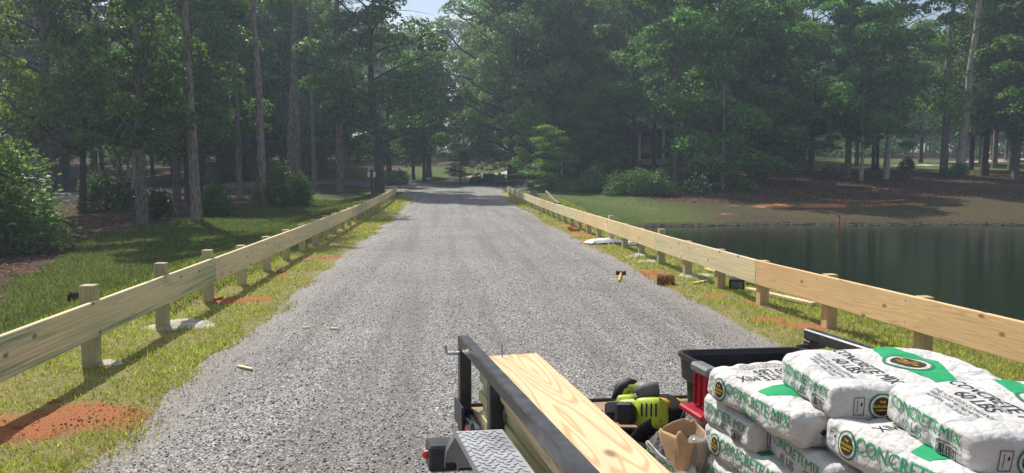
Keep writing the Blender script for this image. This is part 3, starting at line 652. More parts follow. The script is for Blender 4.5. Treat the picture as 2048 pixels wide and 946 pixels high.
fill(16, (1560, 2250), (62, 84), 'tall leafy tree rising behind the row on the bank', 'trees rising behind the bank row', (14, 20), ['h3', 'h3', 'p0', 'p1', 'h3'], 7, [(DT, A_), (LB, A_), (PB, A_)], lambda px, y, x: 1560 < px < 1950)
fill(5, (2060, 2500), (50, 60), 'tree standing past the right edge of the bank row', 'trees past the bank row', (14, 18), ['h0', 'h1'], 8, [(DT, A_)])
def undergrowth():
    rs = np.random.RandomState(66); C = []; N = []
    for _ in range(330):
        px, y = rs.uniform(-320, 2350), rs.uniform(94, 128); x = col_at(px, y); z = tz(x, y); r = rs.uniform(1.0, 2.4); m = 190
        d = rs.normal(size=(m, 3)); d[:, 2] = abs(d[:, 2]); d /= np.linalg.norm(d, axis=1)[:, None]; C.append(np.array([x, y, z + rs.uniform(0, 1.6)]) + d * (rs.uniform(.7, 1.1, m) * r)[:, None] * np.array([1.2, 1, 1.1])); N.append(d)
    o = link('undergrowth', leaf_mesh('undergrowth', np.concatenate(C), .42, .6, .6, rs, None, 0, np.concatenate(N)), M['leaf_b']); tag(o, 'dark undergrowth closing the far wood', 'undergrowth', kind='stuff')
undergrowth()
# ------------------------------------------------------------------ shrubs
def shrub(name, px, y, rx, ry, h, n, leaf, mat, label, seed, cat='shrub', aspect=.55, group=None, lumps=26, py=None):
    x = col_at(px, y); o = empty(name, (x, y, tz(x, y))); a, b = shrub_mesh(seed, rx, ry, h, n, leaf, aspect, lumps)
    link('stem', a, M['dark_trunk'], o); link('foliage', b, mat, o); return tag(o, label, cat, group)
shrub('laurel_bush', -42, 20, 1.85, 1.8, 3.2, 11000, .20, M['leaf_laurel'], 'big glossy green bush cut off by the left edge of the picture', 51, 'bush', .42, lumps=60)
shrub('evergreen_shrub', 566, 39.5, 1.6, 1.3, 2.4, 7000, .16, M['leaf_shrub'], 'rounded evergreen shrub at the foot of the straight pine', 52, lumps=34)
shrub('evergreen_shrub', 435, 33, .8, .8, 1.7, 3500, .14, M['leaf_shrub'], 'small upright young shrub between the two tall pines', 53)
shrub('evergreen_shrub', 310, 31, .75, .7, 1.5, 2600, .14, M['leaf_shrub'], 'small shrub growing against the smooth grey trunk', 54)
shrub('evergreen_shrub', 210, 37, 1.4, 1.2, 2.3, 4500, .16, M['leaf_b'], 'dark spreading shrub left of the pale many-stemmed tree', 55)
shrub('evergreen_shrub', 795, 58, 1.0, .8, 1.5, 2500, .14, M['leaf_shrub'], 'pale-tipped shrub right of the dark ivy-green tree', 56)
shrub('azalea_hedge', 1280, 43.5, 2.6, 1.4, 1.55, 11000, .13, M['leaf_shrub'], 'long rounded hedge on the grass beyond the right fence', 57, 'hedge', lumps=60)
shrub('azalea_hedge', 1195, 46, 1.4, 1.2, 1.5, 5000, .13, M['leaf_shrub'], 'darker hedge mass left of the long rounded hedge', 58, 'hedge', lumps=30)
shrub('flowering_shrub', 1394, 45.5, .95, .8, 1.25, 3600, .14, M['leaf_bright'], 'round bright shrub with white flowers beside the plank bench', 59)
shrub('leafy_shrub', 1496, 46, .75, .6, .85, 1500, .17, M['leaf_bright'], 'low bright green shrub on the bare bank right of the bench', 60)
shrub('leafy_shrub', 1910, 52, 1.1, .9, 1.0, 2600, .15, M['leaf_shrub'], 'small dark bush at the foot of the leaning pale pine', 61)
shrub('leafy_shrub', 1812, 58, .7, .6, 1.3, 1800, .15, M['leaf_shrub'], 'small dark shrub at the lawn edge beside the lane', 62)
shrub('clipped_shrub', 958, 58, .9, .7, .85, 2500, .12, M['leaf_b'], 'dark clipped shrub beside the green metal box', 63)
shrub('clipped_shrub', 1000, 58.5, .55, .5, .9, 1500, .12, M['leaf_b'], 'small pointed shrub right of the green metal box', 64)
x_ = col_at(921, 57); plant('young_tree', DOG[1], x_, 57, (DT, M['leaf_b']), 'young small tree with thin stems beside the driveway mouth', 'tree', h=3.2, sxy=.75)
# white blossoms of the flowering shrub
fl = [o for o in bpy.data.objects if o.name.startswith('flowering_shrub')][0]; rs = np.random.RandomState(8)
d = rs.normal(size=(46, 3)); d[:, 2] = abs(d[:, 2]); d[:, 1] = -abs(d[:, 1]); d /= np.linalg.norm(d, axis=1)[:, None]
link('blossom', leaf_mesh('blossom', d * np.array([1.0, .85, 1.25]), .14, .2, .9, rs), M['white_paint'], fl)

# ------------------------------------------------------------------ grass, litter, loose stones
def blades(name, n, area, hgt, wid, mat, seed, keep, label, cat, bunch=.0):
    rs = np.random.RandomState(seed); x = rs.uniform(area[0], area[1], n)
    u = rs.uniform(0, 1, n); y = area[2] * (area[3] / area[2]) ** u       # denser near the camera
    if bunch: x = x + bunch * np.sin(9 * y + 5 * x); 
    k = keep(x, y, rs.uniform(0, 1, n)); x, y = x[k], y[k]; n = len(x); z = terrain(x, y) - .006
    a = rs.uniform(0, 6.28, n); l = hgt * rs.uniform(.5, 1.3, n) * (1 + y * .02); ww = wid * rs.uniform(.7, 1.3, n) * (1 + y * .09)
    t = rs.uniform(.2, 1.3, n); b = rs.uniform(0, 6.28, n)
    P = np.stack([x, y, z], 1); s = np.stack([np.cos(a), np.sin(a), 0 * a], 1) * ww[:, None] / 2; d = np.stack([np.cos(b) * np.sin(t), np.sin(b) * np.sin(t), np.cos(t)], 1) * l[:, None]
    V = np.stack([P - s, P + s, P + d], 1).reshape(-1, 3); o = link(name, npmesh(name, V, np.arange(n * 3).reshape(n, 3)), mat)
    return tag(o, label, cat, kind='stuff')
def clay_near(x, y):
    s = 0 * x
    for px, py, rx, ry in clay_px:
        g = CL[px, py]; s = np.maximum(s, np.exp(-((x - g[0]) / rx) ** 2 - ((y - g[1]) / ry) ** 2))
    return s
CL = {(q[0], q[1]): gp(q[0], q[1]) for q in clay_px}
edgeL = lambda y: -2.02 + .26 * wob(0 * y + 3, y, 2.1); edgeR = lambda y: 2.98 + .26 * wob(0 * y + 7, y, 2.0)
patch = lambda x, y: .5 + .42 * wob(x, y, 3.0) + .25 * wob(x, y, 9)
def on_verge(x, y, r): return ((x < edgeL(y) - .02) & (x > -5) | (x > edgeR(y) + .02) & (x < 6.2)) & (r < patch(x, y) + .1) & (clay_near(x, y) < .25 + .9 * r)
blades('verge_grass', 330000, (-5, 6.2, 3.3, 40), .052, .0075, M['grass'], 71, on_verge, 'short sunlit green grass along both fences', 'grass')
blades('dry_grass', 190000, (-5, 6.2, 3.3, 40), .045, .0050, M['dry'], 72, lambda x, y, r: ((x < edgeL(y) + .1) & (x > -4) | (x > edgeR(y) - .1) & (x < 6.0)) & (r > patch(x, y) - .6) & (clay_near(x, y) < .75), 'dry straw-coloured grass on the road verges', 'grass')
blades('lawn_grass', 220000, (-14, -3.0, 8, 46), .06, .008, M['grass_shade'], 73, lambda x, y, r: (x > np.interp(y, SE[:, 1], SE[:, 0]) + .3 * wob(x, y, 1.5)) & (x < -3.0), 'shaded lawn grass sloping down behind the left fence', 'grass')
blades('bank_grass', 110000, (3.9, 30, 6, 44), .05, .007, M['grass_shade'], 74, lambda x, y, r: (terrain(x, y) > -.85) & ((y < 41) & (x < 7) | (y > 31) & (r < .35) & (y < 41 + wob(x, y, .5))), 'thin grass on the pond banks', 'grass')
def litter():
    rs = np.random.RandomState(75); n = 60000; x = rs.uniform(-34, -5, n); y = 9 * (60 / 9) ** rs.uniform(0, 1, n)
    k = x < np.interp(y, SE[:, 1], SE[:, 0]) + .8 * wob(x, y, 1.2); x, y = x[k], y[k]; z = terrain(x, y) + .012
    C = np.stack([x, y, z], 1); o = link('fallen_leaves', leaf_mesh('fallen_leaves', C, .13, .8, .22, rs), M['litter']); tag(o, 'brown fallen needles and leaves under the left trees', 'leaf litter', kind='stuff')
    n = 30000; x = rs.uniform(8, 50, n); y = rs.uniform(38, 60, n); k = (y > 40 + wob(x, y, .4)) & (x > 10 + wob(x, y, .3)); x, y = x[k], y[k]
    o = link('fallen_leaves', leaf_mesh('fallen_leaves', np.stack([x, y, terrain(x, y) + .012], 1), .2, .8, .2, rs), M['litter']); tag(o, 'brown fallen needles on the bank beyond the pond', 'leaf litter', kind='stuff')
litter()
def chips():
    rs = np.random.RandomState(76); n = 30000; y = 3.0 * (38 / 3.0) ** (rs.uniform(0, 1, n) ** 1.5); x = rs.uniform(-2.35, 3.35, n)
    ed = np.minimum(x - edgeL(y), edgeR(y) - x); k = rs.uniform(0, 1, n) < sstep(-.12, .2, ed); x, y = x[k], y[k]; n = len(x)
    r = rs.uniform(.004, .0092, n) * (1 + y * .008); z = terrain(x, y) + .016
    base = np.array([[1, 0, 0], [-.5, .86, 0], [-.5, -.86, 0], [.5, .5, .8], [-.75, 0, .7], [.4, -.55, .75]])
    a = rs.uniform(0, 6.28, n); ca, sa = np.cos(a), np.sin(a); j = base[None] * rs.uniform(.6, 1.3, (n, 6, 3))
    X = (j[..., 0] * ca[:, None] - j[..., 1] * sa[:, None]) * r[:, None] + x[:, None]; Y = (j[..., 0] * sa[:, None] + j[..., 1] * ca[:, None]) * r[:, None] + y[:, None]; Z = j[..., 2] * r[:, None] * .8 + z[:, None]
    F0 = np.array([[0, 1, 3], [1, 4, 3], [1, 2, 4], [2, 5, 4], [2, 0, 5], [0, 3, 5], [3, 4, 5]]); F = (F0[None] + 6 * np.arange(n)[:, None, None]).reshape(-1, 3)
    o = link('loose_gravel', npmesh('loose_gravel', np.stack([X, Y, Z], -1).reshape(-1, 3), F), M['chips']); tag(o, 'grey loose stone chips lying on the gravel road', 'gravel', kind='stuff')
chips()
def shore():
    rs = np.random.RandomState(77); mb = MB()
    for i in range(800):
        x = rs.uniform(8.5, 46); lo, hi = 28.0, 36.0
        for _ in range(18):
            m = (lo + hi) / 2
            if tz(x, m) < -.9: lo = m
            else: hi = m
        y = lo + rs.uniform(0, .62) ** 2 - .08; s = rs.uniform(.02, .075); mb.blob((x, y, tz(x, y) + s * .1), (s * 2, s, s * .6), i, 3, .3)
    tag(mb.build('shore_rubble', M['shore']), 'dark stones and driftwood along the far waterline', 'rubble', kind='stuff')
shore()

# ------------------------------------------------------------------ fences
def board_obj(name, p0, p1, h, th, mat, parent, side, tilt=0):
    """a sawn board whose local X runs along its length"""
    p0, p1 = np.array(p0, float), np.array(p1, float); L = np.linalg.norm(p1 - p0); f = (p1 - p0) / L; s_ = np.array(side, float); s_ = nvec(s_ - f * (s_ @ f)); u = np.cross(f, s_)
    if u[2] < 0: u = -u
    mb = MB(); mb.cbox((0, 0, 0), (L, th, h), None, .005); o = mb.build(name, mat)
    from mathutils import Matrix
    mw = Matrix(((f[0], s_[0], u[0], 0), (f[1], s_[1], u[1], 0), (f[2], s_[2], u[2], 0), (0, 0, 0, 1)))
    if mw.determinant() < 0: mw = Matrix(((f[0], -s_[0], u[0], 0), (f[1], -s_[1], u[1], 0), (f[2], -s_[2], u[2], 0), (0, 0, 0, 1)))
    c = (p0 + p1) / 2
    if parent is not None: o.parent = parent; c = c - np.array(parent.location)
    mw.translation = Vector(c); o.matrix_local = mw if parent is not None else o.matrix_local
    if parent is None: o.matrix_world = mw
    return o
def post_obj(x, y, z0, z1, w_, mat, parent, rz=0):
    mb = MB(); mb.cbox((0, 0, 0), (z1 - z0, w_, w_), None, .005); o = mb.build('post', mat); o.parent = parent; l = parent.location
    o.location = (x - l.x, y - l.y, (z0 + z1) / 2 - l.z); o.rotation_euler = (rz, -math.pi / 2, 0); return o
def fence(name, fx, ys, side, proud, board_mats, post_mats, label, start):
    x0 = float(fx(ys[2])); root = empty(name, (x0, ys[2], tz(x0, ys[2]))); tag(root, label, 'fence'); n = len(ys); rs = random.Random(4 if side > 0 else 9)
    P = [(float(fx(y)), y, float(np.interp(y, [0, 24, 34, 42, 55], [0, 0, .07, .2, .5]))) for y in ys]
    for i, (x, y, z) in enumerate(P):
        top = .533 + proud.get(i, rs.choice([.0, .006, .012, .003, .016]) - (.014 if side < 0 else 0)); q = post_obj(x - side * .075, y, z - .25, z + top, .108 * rs.uniform(.97, 1.04), post_mats(i), root, rs.uniform(-.05, .05)); q.rotation_euler.y += rs.uniform(-.012, .012)
    k = 0
    for i in range(start, n - 1, 3):
        j = min(i + 3, n - 1); a, b = np.array(P[i]), np.array(P[j]); d = nvec(b - a)
        if i == start: a = a - d * .06
        if j == n - 1: b = b + d * .06
        zo = np.array([0, 0, .39]); off = rs.uniform(-.006, .006)
        board_obj('board', a + zo + d * .002 + (0, 0, off), b + zo - d * .002 + (0, 0, off), .286, .040, board_mats(k), root, (1, 0, 0)); k += 1
        # screw heads where the board meets each post
        for m in range(i, j):
            mb = MB(); t_ = (m - i) / (j - i); c = a + (b - a) * t_ + zo + d * .05
            for dz in (-.09, .09): mb.tube([c + (side * .0195, 0, dz), c + (side * .0225, 0, dz)], .006, 6)
            if P[m][1] < 12: mb.build('screw', M['bright_steel'], root)
    return root
fence('rail_fence', lfx, LP, 1, {2: .12, 3: .12, 4: .125, 5: .12, 6: .10}, lambda k: M['pine_left'] if k in (0, 1) else M['pine_pale'], lambda i: M['post_green'],
      'low plank fence of new pale pine along the left road edge', 0)
fence('rail_fence', rfx, RP, -1, {9: .07, 12: .075, 17: .04}, lambda k: M['pine_tan'] if k < 2 else (M['pine_yellow'] if k in (3, 4) else M['pine_pale']), lambda i: M['post'] if i < 8 else M['post_green'],
      'low plank fence of tan pine boards between road and pond', 2 - 2)

# ------------------------------------------------------------------ things on the ground
def lump(name, px, py, size, mat, label, cat, seed, group=None, rough=.3, n=9, sink=.35):
    g = gp(px, py); mb = MB(); mb.blob(g + np.array([0, 0, size[2] * (1 - 2 * sink) * .5]), size, seed, n, rough); return tag(mb.build(name, mat, None, True, base=g), label, cat, group)
def log(name, px, py, L, r, az, label, mat, seed):
    g = gp(px, py); f = np.array([math.cos(az), math.sin(az), 0]); rs = np.random.RandomState(seed); mb = MB(); c = g + np.array([0, 0, r * .85])
    pts = [c + f * L * (t - .5) for t in np.linspace(0, 1, 7)]; mb.tube(pts, [r * rs.uniform(.86, 1.08) for _ in pts], 12); root = empty(name, g)
    mb.build('bark', mat, root, False); e = MB()
    for t in (-1, 1): e.tube([c + f * t * L * .5, c + f * t * (L * .5 + .004)], r * .78, 12)
    e.build('sawn_end', M['red_bark'] if mat is M['red_bark'] else M['old_wood'], root); return tag(root, label, 'log')
log('log_chunk', 1331, 568, .23, .075, R(-14), 'short reddish log chunk lying at the right gravel edge', M['red_bark'], 3)
log('log_chunk', 154, 600, .22, .07, R(20), 'dark brown log chunk on the lawn behind the left fence', M['dark_bark'], 5)
log('log_chunk', 1283, 494, .25, .07, R(60), 'small brown log under the right fence beside the white scrap', M['red_bark'], 6)
# hammer
g = gp(1238, 566); root = empty('sledge_hammer', g); f = nvec(gp(1242, 551) - g); s_ = np.cross(f, [0, 0, 1]); mb = MB(); e = g + f * .0
hd = g + f * np.linalg.norm(gp(1242, 551) - g)
mb.tube([g + (0, 0, .022), g * .5 + hd * .5 + (0, 0, .026), hd + (0, 0, .035)], [.021, .019, .017], 8); mb.build('handle', M['yellow'], root, True)
mb = MB(); mb.tube([hd - s_ * .075 + (0, 0, .038), hd - s_ * .045 + (0, 0, .038), hd - s_ * .04 + (0, 0, .038), hd + s_ * .04 + (0, 0, .038), hd + s_ * .045 + (0, 0, .038), hd + s_ * .075 + (0, 0, .038)], [.036, .036, .028, .028, .036, .036], 8); mb.build('head', M['tool_black'], root)
tag(root, 'small sledge hammer with black head and yellow handle on the gravel', 'hammer')
# white sheet and scraps
def crumple(name, px, py, wx, wy, hgt, mat, label, seed, az=0, cat='plastic sheet', nu=16):
    g = gp(px, py); rs = np.random.RandomState(seed); K = rs.normal(size=(7, 2)) * 7; P = rs.uniform(0, 6, 7); ca, sa = math.cos(az), math.sin(az)
    def fn(u, v):
        x, y = (u - .5) * wx, (v - .5) * wy; e = min(u, 1 - u, v, 1 - v) * 4
        h = hgt * min(1, e + .25) * (.55 + .45 * float(np.sum(np.abs(np.sin(K @ np.array([u, v]) + P))) / 4.2) - .25); w_ = 1 + .12 * math.sin(9 * u + seed) * (abs(v - .5) * 2)
        X, Y = x * w_ * ca - y * w_ * sa, x * w_ * sa + y * w_ * ca; return (g[0] + X, g[1] + Y, tz(g[0] + X, g[1] + Y) + .012 + max(0, h))
    mb = MB(); mb.grid(fn, nu, nu); o = mb.build(name, mat, None, False, base=g); return tag(o, label, cat)
crumple('plastic_sheet', 1207, 487, .85, .42, .12, M['white_plastic'], 'crumpled white plastic sheet at the gravel edge before the right fence', 4, R(15))
crumple('paper_scrap', 1262, 491, .26, .2, .1, M['white_plastic'], 'small white paper scrap beside the right fence post', 6, 0, 'paper scrap', 8)
def cement(px, py, rx, ry, h, label, seed, group='spilled cement patches'):
    g = gp(px, py); rs = np.random.RandomState(seed); P = rs.uniform(0, 6, 5)
    def fn(u, v):
        a = v * 2 * math.pi; r = u * (1 + .16 * math.sin(3 * a + P[0]) + .1 * math.sin(5 * a + P[1]) + .06 * math.sin(11 * a + P[2])); x, y = g[0] + rx * r * math.cos(a), g[1] + ry * r * math.sin(a)
        return (x, y, tz(x, y) + .004 + h * (1 - u ** 1.6) * (1 + .3 * math.sin(8 * x * 3 + P[3]) * math.sin(9 * y * 3)) - .02 * (u > .95))
    mb = MB(); mb.grid(fn, 9, 30); return tag(mb.build('cement_spill', M['cement'], None, True, base=g), label, 'cement', group)
cement(362, 650, .36, .26, .03, 'round pale cement collar spreading from the second full left post', 1)
cement(205, 728, .16, .12, .02, 'thin cement ring at the foot of the nearest full left post', 2)
cement(1278, 513, .24, .2, .05, 'grey cement heap nearest the white plastic sheet', 3)
cement(1300, 524, .22, .14, .035, 'grey cement heap just before the right fence shadow', 4)
cement(1392, 552, .3, .2, .03, 'grey cement patch around the fence post behind the log', 5)
# lumber on the grass right of the fence, box level on edge
def loose_board(p, q, w_, th, mat, label, cat='board', lift=.02):
    a, b = gp(*p), gp(*q); a = a + np.array([0, 0, lift]); b = b + np.array([0, 0, lift]); o = board_obj('loose_board', a, b, th, w_, mat, None, np.cross(nvec(b - a), [0, 0, 1])); return tag(o, label, cat)
loose_board((1415, 541), (1472, 556), .12, .035, M['pine_yellow'], 'short board lying behind the right fence near the log', lift=.03)
loose_board((1482, 566), (1548, 577), .14, .04, M['pine_yellow'], 'board crossing the grass behind the black box', lift=.06)
loose_board((1495, 582), (1628, 613), .09, .038, M['pine_pale'], 'long narrow board on the grass below the tan fence board', lift=.03)
loose_board((1388, 569), (1416, 563), .05, .02, M['pine_yellow'], 'thin wooden stake on the bright grass before the fence', lift=.02)
loose_board((1048, 418), (1080, 428), .1, .04, M['old_wood'], 'grey board lying along the far right fence foot', lift=.03)
g = gp(1473, 578); root = empty('tool_case', g); mb = MB(); ax = rot(R(-20), 0, R(10)); mb.cbox(g + (0, 0, .075), (.2, .1, .14), ax, .012); mb.build('case', M['tote'], root)
mb = MB(); mb.cbox(g + (0, 0, .075) - ax[1] * .052, (.15, .006, .08), ax, .002); mb.build('label_panel', M['tool_grey'], root); tag(root, 'small black case standing in the grass behind the right fence', 'tool case')
def chip(px, py, L, w_, az, label):
    g = gp(px, py); f = np.array([math.cos(az), math.sin(az), .03]); mb = MB(); s_ = np.array([-f[1], f[0], 0])
    mb.prism([(-L / 2, -w_ * .2), (-L * .3, -w_ / 2), (L * .45, -w_ * .35), (L / 2, 0), (L * .3, w_ * .45), (-L * .35, w_ * .4)], g + (0, 0, .026), [f, s_, np.array([0, 0, 1.])], .012); return tag(mb.build('wood_chip', M['pine_yellow'], None, False, base=g), label, 'wood chip', 'wood splinters on the gravel')
chip(490, 741, .22, .035, R(-42), 'long wood splinter on the gravel nearest the left fence'); chip(668, 662, .10, .03, R(-20), 'small pale wood chip in the middle of the gravel'); chip(612, 660, .09, .02, R(10), 'tiny dark chip left of the pale wood chip')
for k, (px, py, sx_, label) in enumerate([(30, 858, .022, 'red clay clod nearest the bottom left corner'), (112, 806, .02, 'small red clay clod under the left fence board'), (258, 822, .018, 'red clay clod at the gravel edge of the orange patch'), (160, 842, .017, 'red clay clod in the middle of the orange patch'), (430, 601, .05, 'dark red clay heap at the fourth left post'), (1150, 462, .10, 'dark red dirt heap along the right fence'), (560, 545, .04, 'brown dirt clod between left fence posts')]):
    lump('clay_clod', px, py, (sx_ * 1.5, sx_, sx_ * .7), M['clay_dirt'], label, 'dirt clod', 80 + k, 'clay clods thrown up around the posts', .5)
def crumbs():
    rs = np.random.RandomState(91); mb = MB()
    for px, py, rx, ry in clay_px[:12] + [(1300, 552, .3, .3)]:
        g = CL[(px, py)] if (px, py) in CL else gp(px, py)
        for _ in range(90):
            x, y = g[0] + rs.normal() * rx * .55, g[1] + rs.normal() * ry * .55; s = rs.uniform(.003, .011)
            mb.add([(x + s * a, y + s * b, tz(x, y) + .012 + s * c) for a, b, c in ((1, 0, 0), (-.5, .8, 0), (-.6, -.7, 0), (.1, .1, .9))], [(0, 1, 3), (1, 2, 3), (2, 0, 3)])
    tag(mb.build('clay_crumbs', M['clay_dirt']), 'loose orange clay crumbs around the fence posts', 'dirt', kind='stuff')
crumbs()
# old timber heap near the far end of the right fence
for k, (p, q, lf, label) in enumerate([((1058, 388), (1078, 394), .12, 'grey timber topmost in the heap past the right fence end'), ((1062, 394), (1076, 392), .3, 'grey timber crossing the heap past the right fence end'), ((1092, 396), (1112, 408), .35, 'weathered timber leaning nearest the pond in the old heap'), ((1098, 401), (1118, 410), .15, 'weathered timber lowest on the pond side of the old heap')]):
    a, b = gp(*p), gp(*q); a = a + (0, 0, lf); b = b + (0, 0, .06); tag(board_obj('old_timber', a, b, .12, .12, M['old_wood'], None, (1, 0, 0)), label, 'timber', 'old timbers past the fence end')
# post in the pond
g = np.array([15.6, 28.1, -.9]); mb = MB(); mb.tube([g - (0, 0, .8), g + (.01, 0, .3), g + (.0, 0, .72)], [.055, .055, .05], 10); root = empty('pond_stake', g); mb.build('stake', M['rusty_pipe'], root, True)
mb = MB(); mb.tube([g + (0, 0, .72), g + (0, 0, .77)], [.075, .07], 10); mb.build('cap', M['rusty_pipe'], root); tag(root, 'rusty orange stake standing alone in the pond', 'stake')
# post with two pale boxes
x_, y_ = col_at(743, 47), 47.0; z_ = tz(x_, y_); root = empty('utility_post', (x_, y_, z_)); mb = MB(); mb.cbox((x_, y_, z_ + .75), (.12, .12, 1.6), None, .01); mb.build('post', M['dark_trunk'], root)
for s in (-1, 1): mb = MB(); mb.cbox((x_ + s * .17, y_ - .04, z_ + 1.28), (.16, .14, .34), None, .02); mb.build('meter_box', M['white_paint'], root)
mb = MB(); mb.tube([(x_ - .18, y_, z_ + 1.45), (x_ - .18, y_, z_ + 1.8)], .015, 6); mb.build('conduit', M['white_paint'], root); tag(root, 'dark post carrying two small pale boxes before the dark tree', 'utility post')
# lamp post, picnic table, bench, box, rustic rail
x_, y_ = col_at(1607, 56), 56.0; z_ = tz(x_, y_); root = empty('lamp_post', (x_, y_, z_)); mb = MB(); mb.tube([(x_, y_, z_ - .2), (x_, y_, z_ + 1.75)], [.055, .045], 8); mb.build('pole', M['steel'], root)
mb = MB(); mb.tube([(x_, y_, z_ + 1.75), (x_, y_, z_ + 1.8), (x_, y_, z_ + 2.02), (x_, y_, z_ + 2.1)], [.06, .11, .14, .03], 8); mb.build('lantern', M['dark_green_box'], root); tag(root, 'thin black lamp post at the edge of the sunny lawn', 'lamp post')
x_, y_ = col_at(1674, 54), 54.0; z_ = tz(x_, y_); root = empty('picnic_table', (x_, y_, z_))
for k in range(4): mb = MB(); mb.cbox((x_, y_ + (k - 1.5) * .19, z_ + .74), (1.8, .17, .045), None, .006); mb.build('tabletop_plank', M['dark_trunk'], root)
for s in (-1, 1):
    mb = MB(); mb.cbox((x_, y_ + s * .72, z_ + .44), (1.8, .26, .045), None, .006); mb.build('bench_seat', M['dark_trunk'], root)
    mb = MB(); mb.tube([(x_ + s * .6, y_ - .62, z_), (x_ + s * .6, y_ - .2, z_ + .72)], .045, 4); mb.tube([(x_ + s * .6, y_ + .62, z_), (x_ + s * .6, y_ + .2, z_ + .72)], .045, 4); mb.tube([(x_ + s * .6, y_ - .8, z_ + .4), (x_ + s * .6, y_ + .8, z_ + .4)], .04, 4); mb.build('leg_frame', M['dark_trunk'], root)
tag(root, 'dark wooden picnic table in the shade before the sunny lawn', 'picnic table')
x_, y_ = col_at(1650, 54.5), 54.5; z_ = tz(x_, y_); mb = MB(); mb.tube([(x_, y_, z_ - .1), (x_, y_, z_ + .42), (x_, y_, z_ + .45)], [.22, .2, .14], 12); tag(mb.build('tree_stump', M['dark_trunk'], None, False, base=(x_, y_, z_)), 'short dark stump left of the picnic table', 'stump')
x_, y_ = col_at(1431, 46.5), 46.5; z_ = tz(x_, y_); root = empty('plank_bench', (x_, y_, z_)); mb = MB(); mb.cbox((x_, y_, z_ + .42), (1.3, .3, .06), None, .008); mb.build('seat', M['old_wood'], root)
for s in (-1, 1): mb = MB(); mb.cbox((x_ + s * .5, y_, z_ + .18), (.1, .26, .42), None, .008); mb.build('leg', M['old_wood'], root)
tag(root, 'low grey plank bench between flowering shrub and pale trunk', 'bench')
x_, y_ = col_at(977, 58.3), 58.3; z_ = tz(x_, y_); root = empty('utility_box', (x_, y_, z_)); mb = MB(); mb.cbox((x_, y_, z_ + .4), (.85, .6, .8), None, .03); mb.build('cabinet', M['dark_green_box'], root); mb = MB(); mb.cbox((x_, y_, z_ + .82), (.9, .65, .05), None, .01); mb.build('lid', M['dark_green_box'], root); tag(root, 'dark green metal box beside the clipped shrub at the junction', 'utility box')
g0 = gp(990, 374); g1 = gp(1062, 372); root = empty('rustic_rail', g0 * .5 + g1 * .5); n_ = 4
for k in range(n_ + 1):
    q = g0 + (g1 - g0) * k / n_; mb = MB(); mb.cbox(q + (0, 0, .45), (.13, .13, 1.0 if k < n_ else 1.5), None, .01); mb.build('post', M['dark_trunk'], root)
for zz in (.45, .85):
    mb = MB(); mb.tube([g0 + (0, -.09, zz), g1 + (0, -.09, zz)], .05, 6); mb.build('rail', M['old_wood'], root)
tag(root, 'old dark post and rail barrier beside the road junction', 'rail barrier')
# house porch and shed among the trees
def house():
    y0 = 70.0; xl, xr = col_at(1262, y0), col_at(1420, y0); z0 = tz((xl + xr) / 2, y0); r = empty('house', ((xl + xr) / 2, y0, z0)); cx = (xl + xr) / 2; W_ = xr - xl
    mb = MB(); mb.cbox((cx, y0 + 4, z0 + 1.75), (W_, 5.6, 3.5), None, .02); mb.build('wall', M['house_wall'], r)
    mb = MB(); mb.prism([(-1.0, 0), (4, 2.2), (9, 0), (9, -.15), (4, 2.0), (-1.0, -.15)], (cx, y0 - .2, z0 + 3.5), [np.array([0, 1., 0]), np.array([0, 0, 1.]), np.array([1., 0, 0])], W_ + 1); mb.build('roof', M['roof'], r)
    mb = MB(); mb.cbox((cx, y0 + .1, z0 + .28), (W_ + .2, 2.2, .5), None, .02); mb.build('porch_floor', M['driveway'], r)
    for k in range(4): x = xl + .6 + k * 2.35; mb = MB(); mb.tube([(x, y0 - .7, z0 + .5), (x, y0 - .7, z0 + .6), (x, y0 - .7, z0 + 3.2), (x, y0 - .7, z0 + 3.45)], [.2, .14, .12, .18], 12); mb.build('column', M['white_paint'], r, True)
    for k in range(3):
        x = xl + 1.7 + k * 2.3; mb = MB(); mb.cbox((x, y0 + 1.19, z0 + 1.9), (1.1, .06, 1.5), None, .01); f_ = mb.build('window', M['white_paint'], r); mb = MB(); mb.cbox((x, y0 + 1.15, z0 + 1.9), (.92, .03, 1.32), None, .005); q = mb.build('pane', M['glass'], r)
        q.parent = f_; f_.location = (0, 0, 0); q.location = (0, 0, 0)
    for k in range(3): mb = MB(); mb.cbox((xl + 1.6, y0 - 1.15 - k * .3, z0 + .34 - k * .16), (1.8, .3, .14), None, .01); mb.build('step', M['driveway'], r)
    tag(r, 'brown house with white porch columns half hidden by trees', 'house')
    y1 = 57.0; x1 = col_at(1152, y1); z1 = tz(x1, y1); r = empty('garden_shed', (x1, y1, z1)); mb = MB(); mb.cbox((x1, y1, z1 + .75), (2.6, 2, 1.6), None, .02); mb.build('wall', M['house_wall'], r)
    mb = MB(); mb.prism([(-1.25, 0), (0, .6), (1.25, 0), (1.2, -.1), (0, .48), (-1.2, -.1)], (x1, y1, z1 + 1.55), [np.array([0, 1., 0]), np.array([0, 0, 1.]), np.array([1., 0, 0])], 3.0); mb.build('roof', M['dark_green_box'], r)
    mb = MB(); mb.cbox((x1 - .6, y1 - 1.01, z1 + .65), (.7, .05, 1.3), None, .01); mb.build('door', M['old_wood'], r)
    for s in (-1.3, 1.3): mb = MB(); mb.cbox((x1 + s, y1 - 1.05, z1 + .75), (.1, .1, 1.6), None, .01); mb.build('corner_board', M['white_paint'], r)
    tag(r, 'low dark shed under the bright dogwood', 'shed')
house()

